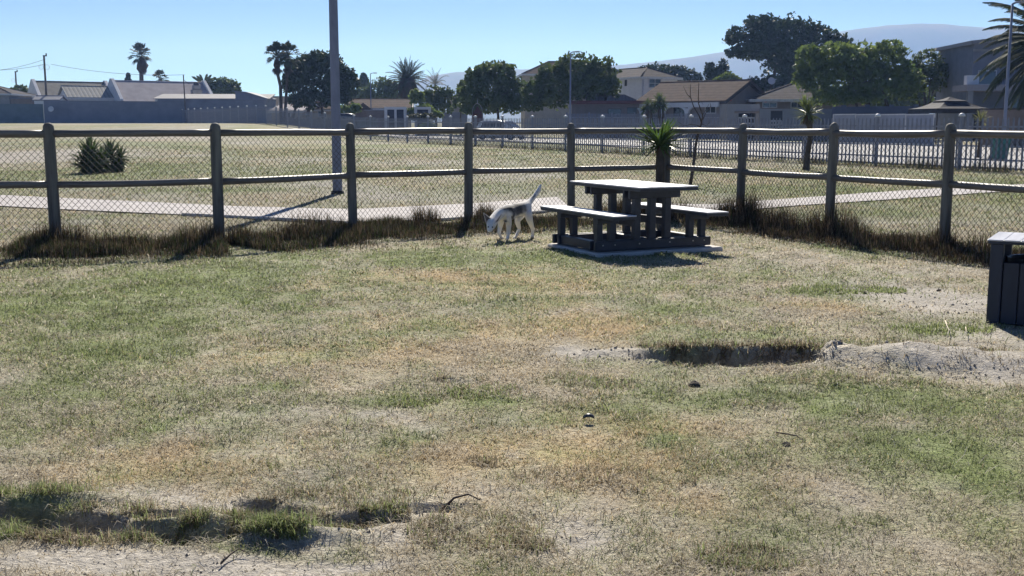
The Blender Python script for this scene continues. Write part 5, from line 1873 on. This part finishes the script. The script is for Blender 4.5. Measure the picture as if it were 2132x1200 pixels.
mb = MB(); mb.prism([(0, -.3), (2.2, -.3), (2.2, h1), (1.0, h2 - .2), (0, h1)], 'y', 0, 5); mb.build('wall', m_cream, o)
mb = MB()
mb.prism([(-.25, h1 - .3), (1.0, h2), (1.0, h2 + .16), (-.25, h1 - .12)], 'y', -.3, 5.3); mb.prism([(1.0, h2), (2.6, h1 - .45), (2.6, h1 - .27), (1.0, h2 + .16)], 'y', -.3, 5.3)
mb.build('roof', m_tile_grey, o)
mb = MB(); mb.box((1.0, -1.2, zpx(234, 139, o) / 2), (3.2, .3, zpx(234, 139, o))); mb.build('porch', m_slate, o)
wall_run('precast_wall', 'low brown grey precast wall behind the left palisade run', [(592, 112), (700, 103), (786, 100)], [246, 248, 247], pmat('precast', (.24, .22, .21), (.17, .155, .15), rough=.9, scale=1.2), piers=5)
b = base_pt(994, 94); o = thing('brick_braai', 'red brick outdoor oven under a pale pipe arch before the round tree', 'oven', b, 0)
k = 94 / FPX
zt = zpx(216, 94, o)
mb = MB(); mb.tube([(-.42 + .42 * (1 - math.cos(a)), 0, 0 if a in (0, math.pi) else zt - .75 + .75 * math.sin(a)) for a in [0, .15, .5, .9, 1.3, 1.57, 1.85, 2.25, 2.65, 3.0, math.pi]], .022, n=6)
mb.tube([(0, 0, zt), (0.05, 0, zt + .45)], [.03, .012], n=6); mb.build('pipe_arch', m_grey, o)
mb = MB(); mb.bbox((0, .3, zt * .36), (.95, .6, zt * .72), .03)
mb.add([(-.4, .02, zt * .725), (.4, .02, zt * .725), (.4, .58, zt * .725), (-.4, .58, zt * .725), (0, .3, zt * .93)], [(0, 1, 4), (1, 2, 4), (2, 3, 4), (3, 0, 4)])
mb.build('brick_body', pmat('brick_red', (.12, .05, .04), (.08, .035, .03), rough=.9, scale=8, bands=(2, 12, .01, .7)), o)

# ---- right
o = bld('brown_roofed_house', 'tall house with pinkish brown hip roof behind the spreading tree', 'house', 1093, 140, 4)
hip(o, 12.5, 6.5, zpx(155, 140, o), zpx(128, 143, o), m_cream, m_tile_brown)
o = bld('white_two_storey_house', 'white two storey house with hipped roof and one four pane window', 'house', 1335, 108, 30)
hip(o, 4.3, 8.5, zpx(161, 108, o), zpx(140, 110, o), m_white, m_tile_grey, over=.35)
zc_ = zpx(174, 109, o)
win(o, 1.55, 0, zc_, 1.45, .85, 'f', 2, 2)
win(o, 2.6, 0, zpx(172, 109, o), .28, .55, 'l', 1, 1, fm=m_fdark)
mb = MB(); mb.tube([(.12, -.06, 0), (.12, -.06, zpx(163, 108, o))], .05, n=6); mb.build('downpipe', m_fascia, o)
o = bld('maroon_garage', 'long flat garage with maroon fascia below the white two storey house', 'garage', 1190, 97, -3)
hh = zpx(217, 97, o)
mb = MB(); mb.box((3.3, 2.5, hh / 2 - .1), (6.6, 5, hh + .2)); mb.build('wall', m_brown, o)
mb = MB(); mb.box((3.3, 2.3, hh + .14), (7.1, 5.7, .27)); mb.build('fascia', m_maroon, o)
mb = MB(); mb.prism([(1.2, hh + .29), (5.9, hh + .29), (4.6, hh + .85), (2.2, hh + .85)], 'y', 1.2, 4.6); mb.build('roof', m_corr, o)
win(o, 3.7, 0, zpx(236, 97, o), 1.1, .7, 'f', 2, 1, fm=m_fdark); win(o, 5.2, 0, zpx(231, 97, o), .8, .5, 'f', 1, 1, fm=m_fdark)
mb = MB(); mb.box((1.4, -.03, 1.05), (2.3, .06, 2.1)); mb.build('garage_door', pmat('door_tan', (.30, .22, .17), (.24, .17, .13), rough=.7, bands=(2, 3.5, .02, .75)), o)
o = bld('brown_tiled_house', 'bungalow with long brown tiled roof, arched white porch and taupe gable', 'house', 1505, 92, -42)
ev, rg = zpx(209, 92, o), zpx(171, 95, o)
gable(o, 8.2, 7.2, ev, rg, m_taup, m_tile_brown, x0=-8.2, over=.45, fascia=m_fdark)
mb = MB()
hb_, xb = zpx(221, 91, o), -7.9
mb.box((-3.9, -.75, (ev + hb_) / 2 - .12), (7.8, .25, ev - hb_ - .1))
for xc in (-7.6, -5.4, -3.0):
    mb.box((xc, -.75, hb_ / 2 - .08), (.26, .25, hb_ - .18))
    for s_ in (-1, 1):
        pr = [(xc + s_ * .13, hb_ - .08), (xc + s_ * .75, hb_ - .08), (xc + s_ * .42, hb_ - .16), (xc + s_ * .22, hb_ - .36), (xc + s_ * .13, hb_ - .75)]
        mb.prism(pr if s_ < 0 else pr[::-1], 'y', -.875, -.625)
mb.build('porch_arcade', m_white, o)
win(o, -1.2, 0, zpx(226, 92, o), 1.0, .75, 'f', 2, 1)
win(o, -4.2, 0, zpx(230, 94, o), 1.2, .9, 'f', 2, 1, fm=m_fdark)
mb = MB(); mb.box((.06, .95, zpx(208, 92.5, o)), (.08, .32, .22)); mb.build('alarm_box', m_red, o)
mb = MB(); mb.box((-6.5, -.04, 1.0), (.9, .06, 2.0)); mb.build('door', m_doord, o)
o = bld('hip_roofed_house', 'dark bungalow with grey hip roof half hidden by the bright tree', 'house', 1572, 93, -4)
hip(o, 9.0, 8.0, zpx(208, 93, o), zpx(172, 97, o), m_brown, m_tile_grey, over=.55)
win(o, 1.15, 0, zpx(219, 93, o), 1.15, .38, 'f', 2, 1); win(o, 3.4, 0, zpx(219, 93, o), 1.0, .5, 'f', 2, 1)
mb = MB(); mb.box((.8, -.08, zpx(209, 93, o) - .12), (.16, .08, .12)); mb.build('alarm_box', m_red, o)
b = base_pt(1574, 101); o = thing('satellite_dish', 'pale round satellite dish on a mast above the brown gable', 'dish', b, 0)
zz = zpx(170, 101, o)
mb = MB(); mb.lathe([(.02, 0), (.22, .03), (.33, .09), (.34, .11), (.2, .06), (.02, .04)], n=16)
d_ = mb.build('dish', m_white, o); d_.location = (1.2, -.25, zz); d_.rotation_euler = (math.radians(70), 0, 0)
mb = MB(); mb.tube([(1.2, 0, 0), (1.2, 0, zz), (1.2, -.22, zz)], .035, n=6); mb.build('mast', m_fdark, o)


def lattice(o, x0, x1, z0, z1, y, nx, nz):
    mb = MB(); w = x1 - x0; h = z1 - z0
    for i in range(nx + 1): mb.box((x0 + w * i / nx, y, (z0 + z1) / 2), (.12, .05, h))
    for j in range(nz + 1): mb.box(((x0 + x1) / 2, y - .004, z0 + h * j / nz), (w, .042, .12))
    return mb.build('lattice_door', m_frame, o)


b = base_pt(1513, 85); o = thing('garage_block', 'grey flat topped garage block with white lattice door', 'garage', b, 0)
k = 85 / FPX; hh = zpx(217, 85, o)
mb = MB(); w = 67 * k; d0, d1 = 24 * k, 59 * k; dh = zpx(236, 85, o)
mb.box((d0 / 2, 1.5, hh / 2 - .1), (d0, 3, hh + .2)); mb.box(((d1 + w) / 2, 1.5, hh / 2 - .1), (w - d1, 3, hh + .2)); mb.box(((d0 + d1) / 2, 1.5, (dh + hh) / 2), (d1 - d0, 3, hh - dh))
mb.build('wall', m_grey, o)
mb = MB(); mb.box(((d0 + d1) / 2, 1.6, dh / 2), (d1 - d0, .1, dh)); mb.build('back_panel', m_doord, o)
mb = MB(); mb.box(((d0 + d1) / 2, -.06, dh + .08), (d1 - d0 + .6, .14, .16)); mb.build('lintel', m_brown, o)
lattice(o, d0 + .02, d1 - .02, 0, dh - .35, .25, 5, 4)
b = base_pt(1581, 84); o = thing('gate_wall', 'grey yard wall with dark narrow lattice gate beside the garage block', 'wall', b, 0)
k = 84 / FPX; hh = zpx(227, 84, o); g0, g1 = 22 * k, 47 * k; w = 150 * k
mb = MB(); mb.box((g0 / 2, 0, hh / 2 - .1), (g0, .24, hh + .2)); mb.box(((g1 + w) / 2, 0, hh / 2 - .1), (w - g1, .24, hh + .2)); mb.box(((g0 + g1) / 2, 0, hh - .06), (g1 - g0, .24, .12))
mb.build('wall_section', m_grey, o)
mb = MB(); mb.box(((g0 + g1) / 2, .09, hh / 2 - .1), (g1 - g0, .04, hh - .12)); mb.build('gate', m_doord, o)
lattice(o, g0 + .04, g1 - .04, 0, hh * .62, .03, 4, 5)
wall_run('yard_wall', 'dark blue yard wall under the bright green tree', [(1731, 82), (1930, 80)], [223, 221], pmat('wall_navy', (.10, .115, .17), (.07, .08, .12), rough=.8, scale=1.0), piers=4)

# white framed sheet fence
pA, pB = base_pt(1735, 76), base_pt(1945, 65)
o = thing('sheet_fence', 'blue grey sheet fence in white tube frames below the yard wall', 'fence', pA, 0)
m_sheet = pmat('fence_sheet', (.27, .29, .36), (.22, .24, .30), rough=.6, scale=1.5)
NP = 4
for i in range(NP):
    a = pA.lerp(pB, i / NP); c = pA.lerp(pB, (i + 1) / NP)
    za = pA.z; h0 = P(1735 + 210 * i / NP, 238, a.y).z; h1_ = P(1735 + 210 * (i + 1) / NP, 238, c.y).z
    d = (c - a); d.z = 0; ang = math.atan2(d.y, d.x); mid = (a + c) / 2; ln = d.length; ht = (h0 + h1_) / 2 - mid.z
    mb = MB(); mb.box((mid.x, mid.y, mid.z + ht / 2), (ln - .08, .03, ht - .05), rz=ang); mb.build('sheet', m_sheet, o, world=True)
    mb = MB(); mb.box((a.x, a.y, a.z + ht / 2), (.08, .08, ht), rz=ang)
    if i == NP - 1: mb.box((c.x, c.y, c.z + ht / 2), (.08, .08, ht), rz=ang)
    mb.box((mid.x, mid.y, mid.z + ht - .02), (ln - .085, .07, .07), rz=ang)
    mb.build('tube_frame', m_frame, o, world=True)

# house front fence (pales)
pA, pB = base_pt(1180, 93), base_pt(1515, 90)
o = thing('garden_fence', 'grey pale garden fence in front of the arched porch and maroon garage', 'fence', pA, 0)
n_b = 7
for i in range(n_b):
    a = pA.lerp(pB, i / n_b); c = pA.lerp(pB, (i + 1) / n_b); d = c - a; d.z = 0; ln = d.length; ang = math.atan2(d.y, d.x)
    zt = P(1066, 237, a.y).z - a.z
    mb = MB()
    for k in range(16):
        q = a.lerp(c, (k + .5) / 16); mb.box((q.x, q.y, q.z + zt / 2), (.075, .02, zt), rz=ang)
    mb.build('pale_panel', m_pal, o, world=True)
    mb = MB(); q = a.lerp(c, .5)
    mb.box((q.x, q.y + .04, q.z + zt * .45), (ln - .12, .04, .06), rz=ang); mb.box((q.x, q.y + .04, q.z + zt * .85), (ln - .12, .04, .06), rz=ang); mb.build('rail', m_frame, o, world=True)
    mb = MB(); mb.box((a.x, a.y, a.z + zt / 2 + .05), (.12, .12, zt + .1), rz=ang); mb.build('post', m_pal, o, world=True)

# two-storey grey house
o = bld('grey_two_storey_house', 'dark grey two storey house with sloping roof and balcony at the right edge', 'house', 2018, 84, -3)
h1 = zpx(92, 84, o); h2 = zpx(64, 84, o)
mb = MB(); mb.prism([(0, -.2), (7.5, -.2), (7.5, h2 - .1), (0, h1)], 'y', 0, 8); mb.build('wall', m_slate, o)
mb = MB(); mb.prism([(-.35, h1 - .05 + .004), (7.9, h2 - .1), (7.9, h2 + .18), (-.35, h1 + .22)], 'y', -.5, 8.4); mb.build('roof', pmat('roof_grey', (.22, .22, .24), (.17, .17, .19), rough=.6), o)
mb = MB(); mb.box((3.75, -.04, h1 - .45), (7.6, .06, .18)); mb.build('trim', m_grey, o)
zb_ = zpx(183, 81, o)
mb = MB(); mb.box((3.2, -1.6, zb_), (9.2, 3.1, .45)); bal = mb.build('balcony', pmat('balcony_band', (.33, .31, .34), (.28, .26, .29), rough=.8), o)
for xc in (-1.1, 1.75, 5.0):
    mb = MB(); mb.box((xc, -2.9, zb_ / 2 - .12), (.38, .38, zb_ - .22)); mb.build('column', m_grey, o)
win(o, 1.1, 0, zpx(162, 84, o), 1.3, 1.0, 'f', 1, 1); win(o, 3.6, 0, zpx(215, 84, o), 1.5, 1.2, 'f', 2, 1, fm=m_fdark); win(o, 4.6, 0, zpx(150, 84, o), 1.5, 1.3, 'f', 2, 1)
mb = MB(); mb.box((1.0, -.03, 1.0), (1.6, .06, 2.0)); mb.build('door', m_doord, o)
mb = MB(); mb.box((-.2, -.5, zb_ + .6), (.9, .6, .75)); mb.build('air_unit', m_white, bal)
wall_run('brown_wall', 'dark brown garden wall below the two storey grey house', [(2040, 64), (2300, 60)], [229, 228], m_brown, coping=m_tile_grey)

# gazebo
b = base_pt(1975, 70); o = thing('gazebo', 'dark pop up gazebo with silvery two tier canopy in the grey house yard', 'gazebo', b, math.radians(8))
k = 70 / FPX; zt = zpx(204, 70, o); ze = zpx(227, 70, o); hw = 1.80
m_can = pmat('canopy_cloth', (.055, .055, .065), (.035, .035, .042), rough=.8, scale=2.5, spec=.12, bump=.03, bscale=4)
mb = MB()


def pyr(hw0, z0, hw1, z1, sag=0):
    n = 6
    for s_ in range(4):
        R = Matrix.Rotation(s_ * math.pi / 2, 3, 'Z'); vs = []; fs = []
        for i in range(n + 1):
            t = i / n; hwx = hw0 + (hw1 - hw0) * t; z = z0 + (z1 - z0) * t - sag * math.sin(math.pi * t)
            for j in range(n + 1):
                u = j / n * 2 - 1
                vs.append(R @ Vector((u * hwx, -hwx, z - .10 * sag * (1 - u * u) * (1 - t))))
        for i in range(n):
            for j in range(n):
                q = i * (n + 1) + j; fs.append((q, q + 1, q + n + 2, q + n + 1))
        mb.add(vs, fs, True)


pyr(hw, ze, .62, zt - .18, .10); pyr(.78, zt - .20, .04, zt + .06, .04)
for s_ in range(4):
    R = Matrix.Rotation(s_ * math.pi / 2, 3, 'Z')
    mb.add([R @ Vector(v) for v in [(-hw, -hw, ze), (hw, -hw, ze), (hw, -hw, ze - .26), (-hw, -hw, ze - .26)]], [(0, 3, 2, 1)])
mb.build('canopy', m_can, o)
for sx in (-1, 1):
    for sy in (-1, 1):
        mb = MB(); mb.tube([(sx * (hw - .06), sy * (hw - .06), 0), (sx * (hw - .06), sy * (hw - .06), ze)], .04, n=6); mb.build('leg', m_fdark, o)

# ---- street lamps
def lamp(px, Z, top, arm, label, r=.07):
    b = base_pt(px, Z); o = thing('street_lamp', label, 'street lamp', b, 0, None)
    h = zpx(top, Z, o)
    mb = MB(); mb.tube([(0, 0, -.1), (0, 0, h * .3), (0, 0, h - .05)], [r * 1.2, r, r * .7], n=10); mb.build('pole', m_pole, o)
    L_ = arm * Z / FPX
    mb = MB(); mb.tube([(0, 0, h - .06), (L_ * .25, 0, h + .02), (L_ * .6, 0, h + .04)], r * .6, n=8); mb.build('arm', m_pole, o)
    mb = MB(); mb.bbox((L_ * .78, 0, h + .03), (abs(L_) * .5, .22, .10), .03); mb.build('lamp_head', m_grey, o)
    return o


lamp(1187, 87, 109, 18, 'tall street lamp in front of the spreading tree')
lamp(773, 122, 153, 13, 'slim street lamp beside the bushy trees', .06)
lamp(587, 126, 168, 10, 'thin street lamp half hidden by the massive dark tree', .06)
lamp(2092, 50, 6, 30, 'nearest tall street lamp beside the huge date palm', .075)


# ---- utility poles and wires
m_wood = pmat('pole_wood', (.16, .13, .11), (.10, .08, .07), rough=.9, scale=3)


def upole(px, Z, top, label, rings):
    b = base_pt(px, Z); o = thing('utility_pole', label, 'utility pole', b, 0)
    h = zpx(top, Z, o)
    mb = MB(); mb.tube([(0, 0, -.2), (0, 0, h)], [.16, .12], n=9); mb.build('pole', m_wood, o)
    mb = MB(); mb.box((.12, 0, h + .03), (.5, .12, .14)); mb.box((.3, 0, h + .2), (.14, .1, .3)); mb.build('pole_cap', m_fdark, o)
    for s_ in rings:
        mb = MB(); zc = h - 1.42
        mb.tube([(s_ * .40 + .30 * math.cos(a), -.14, zc + .30 * math.sin(a)) for a in [i * math.pi / 8 for i in range(17)]], .028, n=5, cap=False)
        mb.build('cable_coil', m_frame, o)
    return o


upole(100, 147, 117, 'taller wooden utility pole behind the blue grey wall', (-1, 1))
upole(39, 190, 150, 'shorter distant utility pole behind the far left bush', (-1,))
b = base_pt(386, 142.4); o = thing('thin_pole', 'thin metal pole standing against the blue grey wall', 'pole', b, 0)
mb = MB(); mb.tube([(.1, 0, -.1), (0, 0, zpx(156, 142.4, o))], [.09, .07], n=8); mb.build('shaft', m_wood, o)
mb = MB(); mb.tube([(0, 0, zpx(166, 142.4, o)), (.4, 0, zpx(172, 142.4, o)), (.7, 0, zpx(176, 142.4, o))], .025, n=5); mb.build('stay', m_fdark, o)


def wire(label, a, c, sag):
    mb = MB(); pts = []
    for i in range(13):
        t = i / 12; p = a.lerp(c, t); pts.append(p - Vector((0, 0, sag * 4 * t * (1 - t))))
    mb.tube(pts, .022, n=4, cap=False)
    tag(mb.build('overhead_wire', m_fdark), label, 'wire')


wire('overhead wire from the taller wooden pole to the thin metal pole', P(106, 134, 147), P(385, 156, 142.4), .5)
wire('upper overhead wire running left from the taller wooden pole', P(95, 123, 147), P(-80, 148, 150), .6)
wire('lower overhead wire running left from the taller wooden pole', P(94, 134, 147), P(-80, 142, 150), .5)


# ================================================================== CARS
def car(label, loc, rz, paint, L_=4.0, Wd=1.68, Hh=1.46):
    o = thing('parked_car', label, 'car', loc, rz)
    hx = L_ / 2; hw = Wd / 2

    def loft(secs, m, name):
        """secs: list of (x, [(y, z)...]) half outlines mirrored"""
        mb = MB(); n = len(secs[0][1]) * 2; vs = []
        for (x, hp) in secs:
            vs += [(x, y, z) for y, z in hp] + [(x, -y, z) for y, z in reversed(hp)]
        fs = [tuple(range(n - 1, -1, -1)), tuple(range((len(secs) - 1) * n, len(secs) * n))]
        for i in range(len(secs) - 1):
            for k in range(n):
                fs.append((i * n + k, i * n + (k + 1) % n, (i + 1) * n + (k + 1) % n, (i + 1) * n + k))
        mb.add(vs, fs, True); return mb.build(name, m, o)

    def half(w, zt, zb=.22):
        return [(w * .86, zb), (w * .97, zb + .12), (w, (zb + zt) * .5), (w * .97, zt - .10), (w * .86, zt), (w * .3, zt + .02)]
    hb = Hh * .60
    body = loft([(-hx, half(hw * .82, hb * .78, .36)), (-hx + .08, half(hw * .93, hb * .98, .26)), (-hx + .5, half(hw, hb)), (0, half(hw, hb)), (hx * .45, half(hw, hb * 1.0)),
                 (hx * .75, half(hw * .97, hb * .93)), (hx - .12, half(hw * .9, hb * .82, .25)), (hx, half(hw * .78, hb * .62, .3))], paint, 'body')

    def cab(w, zt):
        return [(w * .99, hb - .04), (w * .97, hb + .05), (w * .90, zt - .10), (w * .80, zt - .02), (w * .35, zt)]
    loft([(-hx + .10, cab(hw * .86, hb + .10)), (-hx + .42, cab(hw * .91, Hh - .06)), (-hx + 1.0, cab(hw * .92, Hh)), (-.1, cab(hw * .92, Hh)), (hx * .22, cab(hw * .91, Hh - .07)), (hx * .58, cab(hw * .86, hb + .03))], paint, 'roof')
    gl = hw * .93
    for s_ in (-1, 1):
        for (x0, x1, x2, x3) in ((-hx + .55, -.12, -.12, -hx + .72), (-.04, hx * .40, hx * .20, -.04)):
            mb = MB(); y0, y1 = s_ * (gl + .012), s_ * (hw * .835)
            a = [(x0, y0, hb + .05), (x1, y0, hb + .05), (x2, y1, Hh - .13), (x3, y1, Hh - .13)]
            mb.add(a if s_ < 0 else a[::-1], [(0, 1, 2, 3)]); mb.build('side_window', m_glass, o)
        mb = MB(); mb.box((hx * .42, s_ * (hw + .07), hb + .06), (.10, .14, .12)); mb.build('mirror', paint, o)
        mb = MB(); mb.bbox((hx - .10, s_ * hw * .62, hb * .66), (.22, .36, .16), .03); mb.build('headlight', m_frame, o)
        mb = MB(); mb.bbox((-hx + .03, s_ * hw * .70, hb * .85), (.10, .24, .28), .03); mb.build('tail_light', m_red, o)
        for wx in (-hx + .70, hx - .78):
            mb = MB(); mb.tube([(wx, s_ * (hw - .19), .29), (wx, s_ * (hw + .005), .29)], .29, n=18); wq = mb.build('wheel', m_doord, o)
            mb = MB(); mb.tube([(wx, s_ * (hw - .02), .29), (wx, s_ * (hw + .018), .29)], .18, n=14); mb.build('rim', m_grey, wq)
    mb = MB(); mb.add([(hx * .585, -hw * .72, hb + .07), (hx * .585, hw * .72, hb + .07), (hx * .245, hw * .66, Hh - .10), (hx * .245, -hw * .66, Hh - .10)], [(0, 1, 2, 3)])
    mb.v = [(x + .025, y, z + .015) for x, y, z in mb.v]; mb.build('windscreen', m_glass, o)
    mb = MB(); mb.add([(-hx + .12, hw * .70, hb + .12), (-hx + .12, -hw * .70, hb + .12), (-hx + .40, -hw * .62, Hh - .16), (-hx + .40, hw * .62, Hh - .16)], [(0, 1, 2, 3)])
    mb.v = [(x - .025, y, z + .01) for x, y, z in mb.v]; mb.build('rear_window', m_glass, o)
    return o


m_cw = pmat('car_paint_white', (.70, .71, .73), (.66, .67, .69), rough=.25, spec=.6, coat=.6, scale=2)
m_cd = pmat('car_paint_dark', (.035, .04, .06), (.03, .033, .05), rough=.25, spec=.6, coat=.6, scale=2)
b = base_pt(1046, 84)
car('white hatchback parked on the road behind the palisade fence', (b.x, b.y, b.z + .06), math.radians(-32), m_cw)
b = base_pt(729, 107)
car('dark van like car behind the precast wall beside the light pole', (b.x, b.y, b.z), math.radians(8), m_cd, L_=3.4, Hh=1.75)

# green bin behind the palisade
b = base_pt(2085, 43); o = thing('wheelie_bin', 'teal green wheelie bin standing behind the palisade fence', 'bin', b, math.radians(10))
m_tealp = pmat('bin_teal', (.03, .16, .15), (.02, .11, .11), rough=.5)
mb = MB(); mb.add([(-.20, -.22, .06), (.20, -.22, .06), (.20, .2, .06), (-.20, .2, .06), (-.26, -.30, .92), (.26, -.30, .92), (.26, .28, .92), (-.26, .28, .92)],
                  [(0, 3, 2, 1), (4, 5, 6, 7), (0, 1, 5, 4), (1, 2, 6, 5), (2, 3, 7, 6), (3, 0, 4, 7)]); mb.build('body', m_tealp, o)
mb = MB(); mb.bbox((0, 0, .955), (.56, .64, .06), .02); mb.build('lid', m_tealp, o)
for s_ in (-1, 1):
    mb = MB(); mb.tube([(s_ * .20, .24, .10), (s_ * .25, .24, .10)], .10, n=12); mb.build('wheel', m_doord, o)

# ================================================================== HAZE
hb = MB()
hb.box((0, 1800, 130.5), (9600, 4400, 269))
hm_ = bpy.data.materials.new('haze_air')
nt, N, L = nodes_of(hm_)
N.remove(N['Principled BSDF'])
pv = N.new('ShaderNodeVolumePrincipled')
pv.inputs['Color'].default_value = (.31, .50, 1.0, 1)
pv.inputs['Density'].default_value = 0.00033
pv.inputs['Anisotropy'].default_value = 0.3
pv.inputs['Absorption Color'].default_value = (1, 1, 1, 1)
L.new(pv.outputs[0], N['Material Output'].inputs['Volume'])
hz_o = hb.build('haze', hm_)
tag(hz_o, 'thin blue haze over the far houses and mountain', 'haze', kind='stuff')
